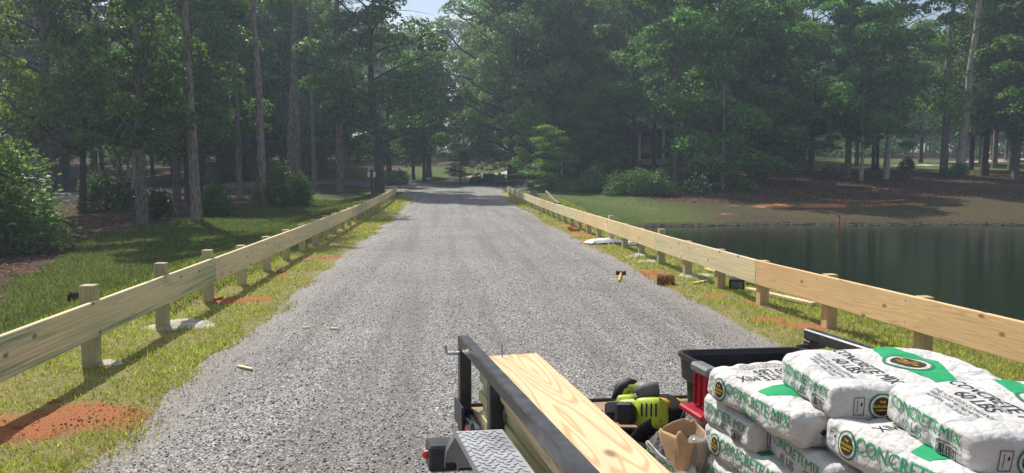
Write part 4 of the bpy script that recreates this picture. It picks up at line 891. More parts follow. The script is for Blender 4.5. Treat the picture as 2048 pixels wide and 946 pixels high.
# ------------------------------------------------------------------ utility trailer (local s: towards the camera, t: across, h: up)
TA, TB, TO = np.array([.18, -.9837, 0]), np.array([.9937, .1107, -.024]), np.array([.029, 3.027, 0.])
def W(s, t, h): return TO + TA * s + TB * t + np.array([0, 0, h])
TX = np.array([TA, TB, [0, 0, 1.]])
def tbox(mb, s0, s1, t0, t1, h0, h1, b=.004): return mb.cbox(W((s0 + s1) / 2, (t0 + t1) / 2, (h0 + h1) / 2), (s1 - s0, t1 - t0, h1 - h0), TX, b)
TL, TWD = 3.45, 1.66
tr_ = empty('utility_trailer', W(TL / 2, TWD / 2, 0)); tag(tr_, 'black utility trailer with low rails carrying lumber and concrete bags', 'trailer')
for t0 in (0, TWD - .05):
    mb = MB(); tbox(mb, 0, TL, t0, t0 + .05, .82, .87, .006); rl = mb.build('top_rail', M['steel'], tr_)
    mb = MB(); tbox(mb, 0, TL, t0, t0 + .05, .46, .545); mb.build('frame_beam', M['steel'], tr_)
    for s in (.0, .53, 1.66, 2.5, 3.4): mb = MB(); tbox(mb, s, s + .05, t0 + .001, t0 + .049, .545, .82); mb.build('rail_post', M['steel'], tr_)
for s in (0, 1.7, TL - .05): mb = MB(); tbox(mb, s, s + .05, .05, TWD - .05, .47, .53); mb.build('cross_member', M['steel'], tr_)
mb = MB(); tbox(mb, -.012, 0, .05, TWD - .05, .50, .572); mb.build('rear_sill', M['steel'], tr_)
for k in range(9):
    w9 = (TWD - .1) / 9; mb = MB(); tbox(mb, .004, TL - .06, .05 + k * w9 + .003, .05 + (k + 1) * w9 - .003, .532, .56, .004); pl = mb.build('deck_plank', M['deck'], tr_)
# brackets, pin, reflective tape
mb = MB(); mb.tube([W(.03, .0, .80), W(.03, -.05, .80), W(.028, -.058, .835)], .008, 8); mb.build('latch_pin', M['bright_steel'], tr_)
for dt in (-.05, .09): mb = MB(); mb.tube([W(.03, TWD - .05 if dt < 0 else TWD, .79), W(.03, TWD - .05 + dt, .79)], [.014, .010], 8); mb.build('latch_pin', M['steel'], tr_)
mb = MB(); tbox(mb, -.02, .14, -.012, 0, .50, .60); mb.build('gate_bracket', M['steel'], tr_)
mb = MB(); tbox(mb, .16, .27, -.003, 0, .482, .535, .001); mb.build('red_tape', M['red_lens'], tr_)
mb = MB(); tbox(mb, .272, .38, -.003, 0, .482, .535, .001); mb.build('white_tape', M['white_tape'], tr_)
mb = MB(); mb.tube([W(.40, -.02, .50), W(.41, -.03, .58), W(.43, -.03, .63), W(.46, -.03, .60), W(.47, -.02, .50)], .007, 6); mb.build('wiring_loop', M['tool_black'], tr_)
lt = MB(); tbox(lt, .45, .55, -.205, -.11, .505, .60, .008); lbx = lt.build('tail_light', M['steel'], tr_)
mb = MB(); mb.blob(W(.5, -.207, .555), (.016, .012, .016), 2, 6, .02); ln = mb.build('lens', M['red_lens'], tr_); ln.parent = lbx
mb = MB(); tbox(mb, .49, .53, -.10, .0, .5, .54); mb.build('light_bracket', M['steel'], tr_)
# fender: top plate, sloped ends, lip, raised tread
prof = [(.52, .50), (.60, .62), (.745, .722), (.775, .732), (1.62, .732), (1.66, .722), (1.80, .62), (1.88, .50)]
def fen(u, v, lift=0):
    k = u * (len(prof) - 1); i = min(int(k), len(prof) - 2); s = prof[i][0] + (prof[i + 1][0] - prof[i][0]) * (k - i); h = prof[i][1] + (prof[i + 1][1] - prof[i][1]) * (k - i)
    return W(s, -.155 + v * .150, h + lift)
mb = MB(); mb.grid(lambda u, v: fen(u, v), 28, 4); mb.grid(lambda u, v: fen(u, v, -.004), 28, 4); fd = mb.build('fender', M['plate'], tr_)
mb = MB()
for i in range(28):
    a, b = fen(i / 28, 0), fen((i + 1) / 28, 0); mb.add([a + (0, 0, .001), b + (0, 0, .001), b - (0, 0, .022), a - (0, 0, .022), a + TB * .004, b + TB * .004, b - (0, 0, .022) + TB * .004, a - (0, 0, .022) + TB * .004], [(0, 1, 2, 3), (7, 6, 5, 4), (3, 2, 6, 7), (0, 4, 5, 1)])
q = mb.build('lip', M['plate'], tr_); q.parent = fd
mb = MB()
for i in range(44):
    for j in range(6):
        s = .79 + i * .019; t = -.146 + j * .027 + (.0135 if i % 2 else 0)
        if t > -.012 or s > 1.61: continue
        an = .9 if (i + j) % 2 else -.9; ax = rot(an); ax = np.array([TA * ax[0][0] + TB * ax[0][1], TA * ax[1][0] + TB * ax[1][1], [0, 0, 1.]])
        mb.prism([(-.011, 0), (-.005, -.0028), (.005, -.0028), (.011, 0), (.005, .0028), (-.005, .0028)], W(s, t, .7325), ax, .0032)
q = mb.build('tread_lugs', M['plate'], tr_); q['kind'] = 'stuff'; q.parent = fd
# a little spilled cement on the fender
mb = MB(); rs = np.random.RandomState(5)
for _ in range(120): s, t = 1.14 + abs(rs.normal()) * .13, -.03 - abs(rs.normal()) * .035; mb.blob(W(s, t, .736), (.009, .007, .003), int(rs.randint(99)), 3, .2)
tag(mb.build('cement_dust', M['cement']), 'spilled cement crumbs on the checker plate fender', 'cement', kind='stuff')
for t0 in (-.135, TWD + .02):
    ty = MB(); c = W(1.2, t0 + .06, .33); n_ = nvec(TB); f_ = nvec(TA); pr = [(-.06, .19), (-.066, .27), (-.05, .325), (.05, .325), (.066, .27), (.06, .19)]; V = []; F = []
    for i in range(32):
        a = 2 * math.pi * i / 32
        for (o_, r_) in pr: V.append(c + n_ * o_ + (f_ * math.cos(a) + np.array([0, 0, 1.]) * math.sin(a)) * r_)
    for i in range(32):
        for k in range(6): F.append((i * 6 + k, i * 6 + (k + 1) % 6, ((i + 1) % 32) * 6 + (k + 1) % 6, ((i + 1) % 32) * 6 + k))
    ty.add(V, F); wh = ty.build('wheel', M['tool_black'], tr_, True); mb = MB(); mb.tube([c - n_ * .04, c + n_ * .04], .19, 24); q = mb.build('rim', M['white_tape'], tr_); q.parent = wh
mb = MB(); mb.tube([W(1.2, -.05, .33), W(1.2, TWD + .05, .33)], .035, 8); mb.build('axle', M['steel'], tr_)
mb = MB(); tbox(mb, TL, TL + .9, TWD / 2 - .04, TWD / 2 + .04, .46, .53); mb.build('tongue', M['steel'], tr_); mb = MB(); tbox(mb, TL + .8, TL + .87, TWD / 2 - .04, TWD / 2 + .04, 0.0, .46); mb.build('jack', M['steel'], tr_)

# ------------------------------------------------------------------ lumber on the trailer
def lumber(s0, s1, t0, t1, tc, h, wd, th, mat, label, name='lumber_board', group=None):
    a, b = W(s0, t0, h), W(s1, t1, h); d = nvec(b - a); o = board_obj(name, a, b, th, wd, mat, None, np.cross(d, [0, 0, 1])); return tag(o, label, 'board', group)
lumber(.085, 3.1, .186, .10, 0, .783, .27, .038, M['pine_plank'], 'wide pale pine plank on top of the lumber along the trailer rail', 'pine_plank')
for k, (s0, dt, wd) in enumerate([(.16, .0, .235), (.22, .0, .23), (.15, .0, .235), (.20, .01, .235), (.17, .0, .235)]):
    lumber(s0, 3.05, .17 + dt, .17 + dt, 0, .581 + k * .0402, wd, .038, M['lumber'], ['lowest greenish board in the stack beside the trailer rail', 'second lowest greenish board beside the trailer rail', 'middle greenish board in the stack beside the trailer rail', 'second highest greenish board beside the trailer rail', 'greenish board directly under the wide pale plank'][k], group='lumber stacked beside the rail')
mb = MB(); q = W(.12, .16, .80); mb.tube([q, q + (.0, .002, .05)], .0022, 5); mb.tube([q + (0, .002, .05), q + (0, .002, .052)], .005, 6); tag(mb.build('nail', M['rust'], None, False, base=q), 'nail sticking up from the far end of the wide plank', 'nail')

# ------------------------------------------------------------------ concrete bags
BL, BW, BH = .478, .338, .104
def bag_fn(seed, lx=BL, ly=BW, lz=BH):
    rs = np.random.RandomState(seed); h = np.array([lx, ly, lz]) / 2; r = .027; inn = h - r
    K = rs.normal(size=(8, 3)) * np.array([11, 11, 6]); P = rs.uniform(0, 6.28, 8); K2 = rs.normal(size=(10, 3)) * np.array([34, 34, 24]); P2 = rs.uniform(0, 6.28, 10)
    K3 = np.stack([rs.uniform(8, 20, 6), rs.uniform(60, 130, 6) * rs.choice([-1, 1], 6), rs.uniform(-30, 30, 6)], 1); P3 = rs.uniform(0, 6.28, 6)
    def fn(p, off=0.0):
        p = np.asarray(p, float).reshape(-1, 3); q = np.clip(p, -inn, inn); d = p - q; n = d / (np.linalg.norm(d, axis=1)[:, None] + 1e-9); o = q + n * r
        ux, uy = np.clip(p[:, 0] / h[0], -1, 1), np.clip(p[:, 1] / h[1], -1, 1)
        body = (1 - ux ** 4) * (1 - uy ** 4); o[:, 2] *= .90 + .13 * body
        o[:, 1] *= 1 + .03 * (1 - ux ** 2) - .06 * np.abs(ux) ** 6; o[:, 0] *= 1 + .03 * (1 - uy ** 2)
        low = np.sum(np.sin(p @ K.T + P), 1) * .0017; mid = np.sum(np.abs(np.sin(p @ K2.T * .5 + P2)) - .6, 1) * .0015
        en = np.abs(ux) ** 6; cr = np.sum(np.sin(p @ K3.T + P3), 1) * .0007 * (en + .25)
        return o + n * (low + mid + cr + off)[:, None]
    return fn, h
def bag_body(fn, h, name):
    V = []; F = []; nx, ny, nz = 64, 48, 18
    def face(fix, sgn, na, nb, ia, ib):
        o = len(V)
        for i in range(na + 1):
            for j in range(nb + 1):
                p = [0, 0, 0]; p[fix] = sgn * h[fix]; p[ia] = h[ia] * (2 * i / na - 1); p[ib] = h[ib] * (2 * j / nb - 1); V.append(p)
        for i in range(na):
            for j in range(nb):
                f = [o + i * (nb + 1) + j, o + (i + 1) * (nb + 1) + j, o + (i + 1) * (nb + 1) + j + 1, o + i * (nb + 1) + j + 1]; F.append(f if sgn > 0 else f[::-1])
    for s in (1, -1): face(2, s, nx, ny, 0, 1); face(0, s, ny, nz, 1, 2); face(1, -s, nx, nz, 0, 2)
    me = bpy.data.meshes.new(name); me.from_pydata([tuple(q) for q in fn(np.array(V))], [], F)
    bm = bmesh.new(); bm.from_mesh(me); bmesh.ops.remove_doubles(bm, verts=bm.verts, dist=.0004); bmesh.ops.recalc_face_normals(bm, faces=bm.faces); bm.to_mesh(me); bm.free()
    me.polygons.foreach_set('use_smooth', np.ones(len(me.polygons), bool)); return me
_txt = {}
def text_flat(body, size, xs=1.0, bold=.0, align='CENTER'):
    """lettering as flat triangles, fine enough to bend"""
    key = (body, size, xs, bold, align)
    if key in _txt: return _txt[key]
    c = bpy.data.curves.new('t', 'FONT'); c.body = body; c.size = size; c.align_x = align; c.align_y = 'CENTER'; c.offset = bold; c.resolution_u = 3
    o = bpy.data.objects.new('t', c); S.collection.objects.link(o); dg = bpy.context.evaluated_depsgraph_get(); me = bpy.data.meshes.new_from_object(o.evaluated_get(dg))
    bm = bmesh.new(); bm.from_mesh(me); bmesh.ops.triangulate(bm, faces=bm.faces)
    for _ in range(3):
        lo = [e for e in bm.edges if e.calc_length() > .008]
        if lo: bmesh.ops.subdivide_edges(bm, edges=lo, cuts=1); bmesh.ops.triangulate(bm, faces=bm.faces)
    V = np.array([v.co[:2] for v in bm.verts]); V[:, 0] *= xs; bm.verts.index_update(); F = [[v.index for v in f.verts] for f in bm.faces]; bm.free()
    bpy.data.objects.remove(o); bpy.data.curves.remove(c); bpy.data.meshes.remove(me); _txt[key] = (V, F); return V, F
def disc_flat(r, r0=0, sx=1.0, n=28, rings=3):
    V = []; F = []
    for i in range(rings + 1):
        for k in range(n): a = 2 * math.pi * k / n; q = r0 + (r - r0) * i / rings; V.append((q * math.cos(a) * sx, q * math.sin(a)))
    for i in range(rings):
        for k in range(n): F.append([i * n + k, i * n + (k + 1) % n, (i + 1) * n + (k + 1) % n, (i + 1) * n + k])
    return np.array(V), F
def rect_flat(w_, h_, nx=6, ny=4, skew=0):
    V = [((i / nx - .5) * w_ + skew * (j / ny - .5), (j / ny - .5) * h_) for i in range(nx + 1) for j in range(ny + 1)]
    return np.array(V), [[i * (ny + 1) + j, (i + 1) * (ny + 1) + j, (i + 1) * (ny + 1) + j + 1, i * (ny + 1) + j + 1] for i in range(nx) for j in range(ny)]
class Print:
    """flat shapes wrapped onto a bag's faces"""
    def __init__(s, fn, h): s.fn = fn; s.h = h; s.v = []; s.f = []
    def put(s, flat, face, cx, cy, off=.0014):
        V, F = flat; u, v = V[:, 0] + cx, V[:, 1] + cy; h = s.h
        if face == 'end': p = np.stack([np.full(len(u), -h[0]), -u, v], 1)          # seen from the -x end, reading towards -y
        elif face == 'far_end': p = np.stack([np.full(len(u), h[0]), u, v], 1)
        elif face == 'side': p = np.stack([u, np.full(len(u), -h[1]), v], 1)         # the -y side, reading towards +x
        else: p = np.stack([v, -u, np.full(len(u), h[2])], 1)                        # top: read from the -x end, letters upright towards +x
        o = len(s.v); s.v.extend([tuple(q) for q in s.fn(p, off)]); s.f.extend([[i + o for i in f] for f in F]); return s
    def mesh(s, name):
        me = bpy.data.meshes.new(name); me.from_pydata(s.v, [], s.f); return me
def bag_parts(seed):
    fn, h = bag_fn(seed); out = [('sack', bag_body(fn, h, 'sack'), 'bag_white')]
    def one(name, mat, *puts):
        p = Print(fn, h)
        for q in puts: p.put(*q)
        out.append((name, p.mesh(name), mat))
    def frame(face, cx, cy, w_, q, l): return [(rect_flat(a, b, 6 if a > .01 else 1, 6 if b > .01 else 1), face, cx + x, cy + y, .0016) for x, y, a, b in ((0, q / 2, w_ + l, l), (0, -q / 2, w_ + l, l), (-w_ / 2, 0, l, q), (w_ / 2, 0, l, q))]
    one('lettering', 'print_green', (text_flat('CONCRETE MIX', .056, .76), 'side', .055, .014)); one('lettering', 'print_green', (text_flat('60 LBS', .042, .78), 'side', .02, -.032))
    one('lettering', 'print_green', (text_flat('CONCRETE MIX', .044, .80), 'end', -.005, .017, .0018)); one('lettering', 'print_dark_green', (text_flat('60 LBS', .035, .85), 'end', -.035, -.020, .0018))
    one('lettering', 'print_black', (text_flat('CONCRETE MIX', .052, .76), 'top', 0, -.075)); one('lettering', 'print_black', (text_flat('60 LBS', .052, .80), 'top', 0, -.122)); one('lettering', 'print_black', (text_flat('NET WT.', .013, 1.0), 'top', .045, -.099))
    for i, tx in enumerate(('THE SCRUGGS COMPANY', 'HIGHWAY 41 NORTH', 'HAHIRA, GA 31632')): one('lettering', 'print_black', (text_flat(tx, .017, .95), 'top', 0, -.157 - i * .018))
    one('lettering', 'print_black', (text_flat('60 LBS', .04, .8), 'far_end', .04, -.01))
    rs = np.random.RandomState(2); x = -.021; bars = frame('end', .085, -.022, .054, .036, .0022)
    while x < .021: w_ = rs.choice([.0012, .002, .003]); bars.append((rect_flat(w_, .024, 1, 4), 'end', .085 + x, -.022, .0016)); x += w_ + rs.choice([.0013, .0022])
    one('barcode', 'print_black', *bars)
    one('label_box', 'print_black', *(frame('side', -.186, 0, .026, .050, .0016) + [(rect_flat(.0014, .034, 1, 6), 'side', -.190, 0), (rect_flat(.004, .010, 1, 2), 'side', -.180, .006)]))
    ar = np.array([(-.03, 0), (-.012, .014), (-.016, .006), (.03, .008), (.024, 0), (.03, -.008), (-.016, -.006), (-.012, -.014)]); one('arrow_mark', 'print_black', ((ar, [[0, 1, 2], [2, 3, 4], [2, 4, 0], [0, 4, 6], [4, 5, 6], [0, 6, 7]]), 'far_end', -.085, .0, .0026))
    n = 26; V = []; F = []
    for i in range(n + 1):
        for j in range(17):
            u = (i / n - .5) * .31; lo = -.005 + .10 * abs(u) / .155 * .45; hi = .135 - .10 * abs(u) / .155 * .45; V.append((u, lo + (hi - lo) * j / 16))
    for i in range(n):
        for j in range(16): F.append([i * 17 + j, (i + 1) * 17 + j, (i + 1) * 17 + j + 1, i * 17 + j + 1])
    one('green_panel', 'print_green', ((np.array(V), F), 'top', 0, 0, .0012))
    for face, cx, cy, k, sx_ in (('side', -.128, 0, 1.0, .86), ('top', 0, .05, 1.6, 1.0)):
        one('emblem_ground', 'bag_white', (disc_flat(.0335 * k, 0, sx_, rings=5), face, cx, cy, .0019)); one('emblem_ring', 'print_dark_green', (disc_flat(.039 * k, .0335 * k, sx_), face, cx, cy, .0021)); one('emblem', 'print_brown', (disc_flat(.027 * k, 0, sx_, rings=5), face, cx, cy, .0027))
        for tx, sz, dy in (('THE', .009, .013), ('SCRUGGS', .0108, .0), ('COMPANY', .0070, -.011)): one('lettering', 'print_gold', (text_flat(tx, sz * k, .95, .0002), face, cx, cy + dy * k, .0036))
    return out
BAGS = [bag_parts(s) for s in (101, 102, 103, 104)]
for B in BAGS:
    for nm, me, mt in B: me.materials.append(M[mt])
def bag(v, s, t, h, along, label, yaw=0, tilt=0, roll=0, group='bags of concrete mix stacked on the trailer'):
    """along: long side runs along the trailer; else across it. s, t is the bag's centre, h its middle height"""
    o = empty('concrete_bag', W(s - .01, t - .020, h + .004)); a0 = math.atan2(TA[1], TA[0]) if along else math.atan2(TB[1], TB[0]); o.rotation_euler = (roll, tilt, a0 + yaw)
    for nm, me, mt in BAGS[v]:
        q = bpy.data.objects.new(nm, me); S.collection.objects.link(q); q.parent = o
    return tag(o, label, 'bag', group)
H1 = [.56 + .049 + k * .0945 for k in range(5)]
bag(0, 1.115, .81, H1[3], True, 'bag with round emblem side, top left of the stack beside the tote', tilt=.02, roll=-.05)
bag(1, 1.29, .97, H1[4] + .004, False, 'topmost bag lying crosswise in the middle of the stack', yaw=-.10, roll=.04)
bag(2, 1.655, 1.005, H1[4] + .006, False, 'nearest top bag showing the address print at the right edge', yaw=-.10, roll=.07, tilt=.03)
bag(3, 1.60, .865, H1[3], True, 'emblem-side bag squeezed under the nearest top bag', yaw=.02, roll=-.08)
bag(1, .985, .905, H1[2], False, 'end-on bag directly under the top left emblem-side bag', yaw=.02)
bag(2, 1.315, .925, H1[2], False, 'end-on bag in shade below the middle top bag', yaw=-.05, roll=.03)
bag(3, 1.065, .83, H1[1], True, 'emblem-side bag fourth down at the left of the stack', roll=-.04)
bag(0, .995, .90, H1[0], False, 'lowest end-on bag at the left foot of the stack')
bag(0, 1.66, .93, H1[2], False, 'end-on bag under the squeezed emblem-side bag, cut by the picture edge')
bag(1, 1.55, .83, H1[1], True, 'emblem-side bag at the bottom edge under the shaded end-on bag')
bag(2, 1.34, .90, H1[0], False, 'lowest end-on bag nearest the bottom edge of the picture')
for s, t, k, al in ((1.12, 1.15, 3, True), (1.60, 1.21, 3, True), (1.02, 1.30, 1, True), (1.5, 1.30, 1, True), (1.05, 1.30, 0, True), (1.52, 1.30, 0, True), (1.05, 1.31, 2, True), (1.52, 1.33, 2, True)):
    bag(k, s, t, H1[k], al, 'concrete bag hidden behind the front row of the stack', group='bags buried in the stack')

# ------------------------------------------------------------------ tote, tools and scraps on the deck
def tote():
    s0, s1, t0, t1, z0, z1 = .47, .77, .735, 1.26, .562, .90; r = empty('storage_tote', W((s0 + s1) / 2, (t0 + t1) / 2, z0)); tag(r, 'open black plastic tote with red latch behind the concrete bags', 'tote')
    def ring(i0, i1, h, n=6, rad=.05):
        P = []
        for cs, ct, a0 in ((s1 - i0 - rad, t1 - i1 - rad, 0), (s0 + i0 + rad, t1 - i1 - rad, 90), (s0 + i0 + rad, t0 + i1 + rad, 180), (s1 - i0 - rad, t0 + i1 + rad, 270)):
            for k in range(n): a = R(a0 + 90 * k / (n - 1)); P.append(W(cs + rad * math.cos(a), ct + rad * math.sin(a), h))
        return P
    def shell(levels, name, mat, closed=False):
        mb = MB(); V = []; F = []
        for (i0, h) in levels: V += ring(i0, i0, h)
        n = 24
        for l in range(len(levels) - 1):
            for k in range(n): F.append((l * n + k, l * n + (k + 1) % n, (l + 1) * n + (k + 1) % n, (l + 1) * n + k))
        if closed: F.append(tuple(range(n))); F.append(tuple((len(levels) - 1) * n + k for k in range(n)))
        mb.add(V, F); return mb.build(name, mat, r)
    shell([(.030, z0), (.022, z0 + .23), (.006, z0 + .245), (.002, z0 + .315), (-.006, z1 - .012), (-.004, z1), (.006, z1), (.014, z1 - .02), (.03, z0 + .02)], 'tub', M['tote'])
    mb = MB(); V = ring(.032, .032, z0 + .018); mb.add(V, [tuple(range(24))]); mb.build('tub_floor', M['rust'], r)
    mb = MB(); mb.cbox(W(.71, t0 - .012, z1 - .012), (.12, .05, .035), TX, .01); mb.build('hinge_grip', M['tool_grey'], r)
    mb = MB(); mb.cbox(W(.70, t0 - .006, z1 - .09), (.11, .024, .13), TX, .008); la = mb.build('latch', M['red'], r)
    mb = MB(); mb.cbox(W(.70, t0 - .032, z1 - .165), (.16, .055, .022), TX, .006); q = mb.build('latch_lip', M['red'], r); q.parent = la
    for k in range(3): mb = MB(); mb.cbox(W(.665 + k * .035, t0 - .022, z1 - .09), (.006, .01, .11), TX, .002); q = mb.build('rib', M['red'], r); q.parent = la
tote()
def lathe_pts(c, ax, prof, n=20):
    V = []; F = []; f, s, u = ax
    for i, (x, r) in enumerate(prof):
        for k in range(n): a = 2 * math.pi * k / n; V.append(np.array(c) + f * x + (s * math.cos(a) + u * math.sin(a)) * r)
    for i in range(len(prof) - 1):
        for k in range(n): F.append((i * n + k, i * n + (k + 1) % n, (i + 1) * n + (k + 1) % n, (i + 1) * n + k))
    F.append(tuple(range(n))); F.append(tuple((len(prof) - 1) * n + k for k in range(n))); return V, F
def saw():
    c = W(.42, .615, .56); r = empty('circular_saw', c); tag(r, 'lime green cordless circular saw lying on the trailer deck', 'circular saw')
    A = rot(math.atan2(TB[1], TB[0]) + R(-32), R(6), R(-28)); f, s, u = A      # f: to the right and near, along the saw
    def P(x, y, z): return c + np.array([.015, 0, .0]) + f * x + s * y + u * z
    mb = MB(); mb.cbox(P(.0, .0, .085), (.19, .115, .10), A, .02); mb.cbox(P(.045, -.03, .07), (.13, .14, .135), A, .025); mb.cbox(P(-.06, .0, .11), (.09, .07, .09), A, .02); q = mb.build('motor_housing', M['lime'], r, True); q.modifiers.new('round', 'SUBSURF').render_levels = 2
    mb = MB(); mb.tube([P(-.085, .0, .10), P(-.09, .005, .15), P(-.06, .01, .185), P(-.01, .01, .18), P(.03, .005, .145)], [.026, .026, .025, .022, .022], 10); hd = mb.build('handle', M['lime'], r, True)
    mb = MB(); mb.tube([P(-.10, .0, .128), P(-.085, .005, .178), P(-.052, .012, .198), P(-.03, .012, .192)], [.024, .028, .027, .022], 10); q = mb.build('rubber_grip', M['tool_black'], r, True); q.parent = hd
    mb = MB(); mb.tube([P(-.01, -.05, .145), P(.02, -.05, .16), P(.075, -.045, .165)], [.030, .034, .028], 12); mb.build('front_grip', M['tool_grey'], r, True)
    mb = MB(); bx = [(.09 * math.cos(a), .09 * math.sin(a)) for a in np.linspace(-.25, math.pi + .25, 18)]; mb.prism(bx, P(.075, .06, .075), [f, u, s], .038); gd = mb.build('blade_guard', M['tool_grey'], r)
    mb = MB(); mb.prism([(.083 * math.cos(a), .083 * math.sin(a)) for a in np.linspace(0, 2 * math.pi, 40)[:-1]], P(.075, .06, .07), [f, u, s], .003); q = mb.build('blade', M['bright_steel'], r)
    for k in range(4): mb = MB(); mb.cbox(P(.02 + k * .018, -.0985, .075), (.006, .006, .05), A, .002); mb.build('vent_slot', M['tool_black'], r)
    for dx, dz in ((-.005, .115), (.09, .115), (.09, .035)): mb = MB(); mb.tube([P(dx, -.094, dz), P(dx, -.100, dz)], .0045, 8); mb.build('screw', M['tool_grey'], r)
    mb = MB(); mb.cbox(P(.05, .0, .012), (.26, .14, .006), A, .002); mb.build('base_plate', M['tool_grey'], r)
    bt = MB(); bt.cbox(P(-.085, -.05, .075), (.085, .085, .07), A, .012); bt.cbox(P(-.04, -.105, .06), (.075, .06, .08), A, .014); bq = bt.build('battery', M['tool_black'], r)
    mb = MB(); mb.cbox(P(-.085, -.0935, .085), (.06, .004, .04), A, .001); q = mb.build('battery_label', M['tool_grey'], r); q.parent = bq
saw()
def drill():
    c = W(.36, .775, .56); r = empty('cordless_drill', c); tag(r, 'yellow cordless drill behind the green saw', 'drill'); A = rot(math.atan2(TB[1], TB[0]) + R(10), R(-6)); f, s, u = A; P = lambda x, y, z: c + f * x + s * y + u * z
    mb = MB(); mb.add(*lathe_pts(P(0, 0, .085), A, [(-.11, .02), (-.10, .034), (-.02, .036), (.03, .032), (.05, .024)], 14)); mb.build('motor_housing', M['yellow'], r, True)
    mb = MB(); mb.add(*lathe_pts(P(0, 0, .085), A, [(.05, .022), (.06, .024), (.10, .02), (.115, .012)], 14)); mb.build('chuck', M['tool_grey'], r)
    mb = MB(); mb.tube([P(-.07, 0, .08), P(-.085, .05, .055), P(-.09, .10, .04)], [.022, .02, .024], 10); mb.build('grip', M['tool_black'], r, True)
    mb = MB(); mb.cbox(P(-.09, .12, .035), (.07, .045, .06), A, .01); mb.build('battery', M['yellow'], r)
    mb = MB(); mb.add(*lathe_pts(P(0, 0, .085), A, [(-.118, .006), (-.112, .026), (-.108, .03)], 12)); mb.build('rear_cap', M['tool_black'], r)
drill()
# strap band, bar, canvas bag, torn sacks, jar
pts = [W(.56, .50, .565), W(.555, .53, .585), W(.53, .58, .612), W(.49, .66, .63), W(.46, .73, .645), W(.44, .80, .65), W(.45, .86, .62)]
mb = MB(); mb.ribbon(pts, [.012, .035, .052, .055, .055, .055, .05], [(0.1, .3, 1)] * 7, .004); tag(mb.build('webbing_strap', M['strap'], None, True, base=W(.5, .65, .56)), 'wide black webbing strap lying over the deck before the saw', 'strap')
pts = [W(.60, .66, .575), W(.66, .58, .58), W(.56, .55, .572), W(.50, .62, .568)]
mb = MB(); mb.ribbon(pts, .03, (0, 0.2, 1), .003); tag(mb.build('webbing_strap', M['strap'], None, True, base=W(.6, .6, .56)), 'narrow twisted strap under the wide black strap', 'strap')
root = empty('pry_bar', W(.68, .57, .56)); mb = MB(); mb.tube([W(.80, .44, .60), W(.72, .54, .605), W(.53, .715, .60)], .016, 10); mb.build('shaft', M['tool_black'], root, True)
mb = MB(); mb.tube([W(.79, .452, .60), W(.765, .483, .602)], .019, 12); mb.build('collar', M['tool_grey'], root, True)
mb = MB(); mb.tube([W(.63, .60, .635), W(.665, .605, .60), W(.72, .605, .585)], .0045, 6); mb.build('pin', M['bright_steel'], root); tag(root, 'black round bar lying across the deck before the torn sacks', 'bar')
def soft(name, c, size, axes, mat, seed, rough=.12, parent=None, n=14): mb = MB(); mb.blob(c, size, seed, n, rough, axes); return mb.build(name, mat, parent, True)
root = empty('canvas_bag', W(.56, .80, .56)); tag(root, 'grey canvas tool bag squeezed between tote and concrete bags', 'tool bag')
soft('body', W(.60, .80, .63), (.10, .105, .085), TX, M['grey_cloth'], 12, .10, root)
mb = MB(); mb.tube([W(.62, .70, .60), W(.60, .70, .68), W(.58, .73, .72), W(.56, .80, .735), W(.55, .87, .70)], .006, 6); mb.build('piping', M['tool_black'], root, True); mb = MB(); mb.tube([W(.64, .74, .70), W(.60, .76, .725), W(.56, .80, .72), W(.53, .84, .69)], .004, 6); mb.build('zipper', M['bright_steel'], root, True)
def sack_wall(name, c, hw, hd, h0, h1, mat, parent, seed, open_=True, thick=.003, a0=0.0, a1=2 * math.pi, n=44, m=12, lean=(0, 0)):
    rs = np.random.RandomState(seed); P = rs.uniform(0, 6.28, 8)
    def fn(u, v):
        a = a0 + (a1 - a0) * u; q = 1 + .05 * math.sin(3 * a + P[0]) * v + .025 * math.sin(7 * a + 4 * v + P[1]) + .02 * math.sin(13 * a + 9 * v + P[2]); ca, sa = math.cos(a), math.sin(a); e = .38
        x = hw * q * math.copysign(abs(ca) ** e, ca); y = hd * q * math.copysign(abs(sa) ** e, sa); hh = h1 + .022 * math.sin(2 * a + P[3]) + .008 * math.sin(5 * a + P[4]) + .003 * math.sin(11 * a + P[5])
        return W(c[0] + x * (1 + .12 * v) + lean[0] * v, c[1] + y * (1 + .12 * v) + lean[1] * v, h0 + (hh - h0) * v)
    mb = MB(); mb.grid(fn, n, m); o = mb.build(name, mat, parent, True); md = o.modifiers.new('paper', 'SOLIDIFY'); md.thickness = thick; md.offset = 0; return o, fn
root = empty('torn_sack', W(.75, .60, .56)); tag(root, 'torn open concrete sack with brown paper lining beside the stack', 'sack', 'empty torn sacks on the deck')
sack_wall('paper_lining', (.785, .615), .075, .055, .57, .70, M['kraft'], root, 3); ow, fo = sack_wall('outer_paper', (.785, .575), .085, .058, .565, .63, M['bag_white'], root, 4, lean=(.005, -.004))
def sack_print(root, fn, tx, u0, u1, v0, v1, mat, name):
    V, F = text_flat(tx, .05, .8, .0006); x0, x1 = V[:, 0].min(), V[:, 0].max(); y0, y1 = V[:, 1].min(), V[:, 1].max(); mb = MB(); cen = np.mean([fn(.0, .5), fn(.5, .5), fn(.25, .5), fn(.75, .5)], axis=0)
    vv = []
    for x, y in V:
        p = fn(u0 + (u1 - u0) * (x - x0) / (x1 - x0), v0 + (v1 - v0) * (y - y0) / (y1 - y0)); d = p - cen; d[2] = 0; vv.append(p + nvec(d) * .004)
    mb.add(vv, F); return mb.build(name, mat, root)
sack_print(root, fo, 'CONCRETE', .62, .98, .35, .8, M['print_green'], 'green_lettering')
root = empty('torn_sack', W(.84, .50, .56)); tag(root, 'flattened white sack with green print at the plank edge', 'sack', 'empty torn sacks on the deck')
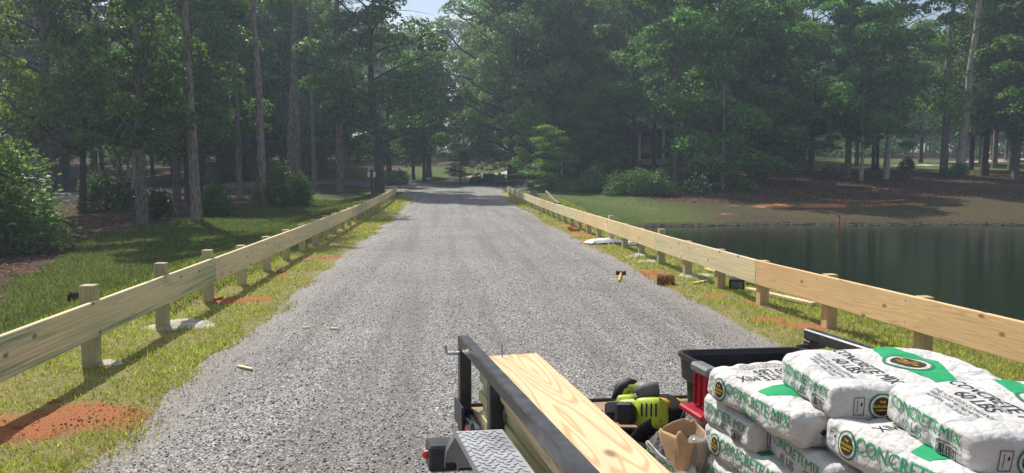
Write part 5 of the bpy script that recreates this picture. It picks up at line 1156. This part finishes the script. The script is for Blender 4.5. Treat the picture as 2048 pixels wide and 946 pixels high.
o2, f2 = sack_wall('paper', (.83, .505), .085, .075, .565, .615, M['bag_white'], root, 8, lean=(.0, .01)); sack_print(root, f2, 'CONCRETE MIX', .55, .98, .25, .9, M['print_green'], 'green_lettering')
mb = MB(); mb.grid(lambda u, v: W(.76 + .15 * u, .44 + .13 * v, .566 + .02 * math.sin(6 * u + 4 * v) ** 2), 10, 10); q = mb.build('inner_paper', M['kraft'], root, True)
root = empty('plastic_wrapper', W(.70, .56, .56)); tag(root, 'grey crumpled plastic wrapper with orange mark beside the bar', 'wrapper')
mb = MB(); mb.grid(lambda u, v: W(.66 + .12 * u + .015 * math.sin(7 * v), .535 + .075 * v, .575 + .085 * math.sin(math.pi * (.15 + .8 * v)) * (.6 + .4 * math.sin(3 * u + 1)) + .006 * math.sin(19 * u + 11 * v)), 14, 12); mb.build('film', M['grey_cloth'], root)
mb = MB(); mb.cbox(W(.725, .568, .668), (.06, .012, .003), rot(math.atan2(TA[1], TA[0]), R(-10), R(25)), .001); mb.build('orange_mark', M['yellow'], root)
root = empty('plastic_jar', W(.83, .66, .56)); tag(root, 'clear plastic jar leaning against the lowest concrete bags', 'jar')
tm = NT('clear_plastic'); tm.color((.85, .87, .86)); tm.set(.12, .5); tm.b.inputs['Transmission Weight'].default_value = .85; tm.b.inputs['IOR'].default_value = 1.2
mb = MB(); mb.add(*lathe_pts(W(.85, .635, .56), np.array([[0, 0, 1.], nvec(TA), nvec(TB)]), [(0, .04), (.004, .045), (.10, .046), (.125, .04), (.14, .034)], 20)); mb.build('jar_wall', tm.m, root, True)
# sawdust and clay on the deck
rs = np.random.RandomState(15); mb = MB()
for _ in range(260): s, t = .10 + abs(rs.normal()) * .22, .47 + rs.normal() * .05; mb.blob(W(s, t, .562), (.006, .005, .0025), int(rs.randint(99)), 3, .2)
tag(mb.build('clay_crumbs', M['clay_dirt']), 'orange clay crumbs scattered on the trailer deck', 'dirt', kind='stuff')

# ------------------------------------------------------------------ haze volume, added to stand in for veiling lens glare
HAZE = .0012
mb = MB(); mb.add([(x, y, z) for x in (-124, 134) for y in (-13, 196) for z in (-3.4, 42)], [(0, 1, 3, 2), (4, 6, 7, 5), (0, 4, 5, 1), (2, 3, 7, 6), (0, 2, 6, 4), (1, 5, 7, 3)])
hz = mb.build('haze', None); hz.data.materials.clear(); hm = bpy.data.materials.new('haze'); hm.use_nodes = True; ht = hm.node_tree; ht.nodes.clear()
pv = ht.nodes.new('ShaderNodeVolumePrincipled'); ou = ht.nodes.new('ShaderNodeOutputMaterial'); pv.inputs['Color'].default_value = (.66, .80, 1, 1); pv.inputs['Density'].default_value = HAZE; pv.inputs['Anisotropy'].default_value = .35
ht.links.new(pv.outputs[0], ou.inputs['Volume']); hz.data.materials.append(hm); tag(hz, 'thin bluish haze added over the whole place for lens glare', 'haze', kind='stuff')
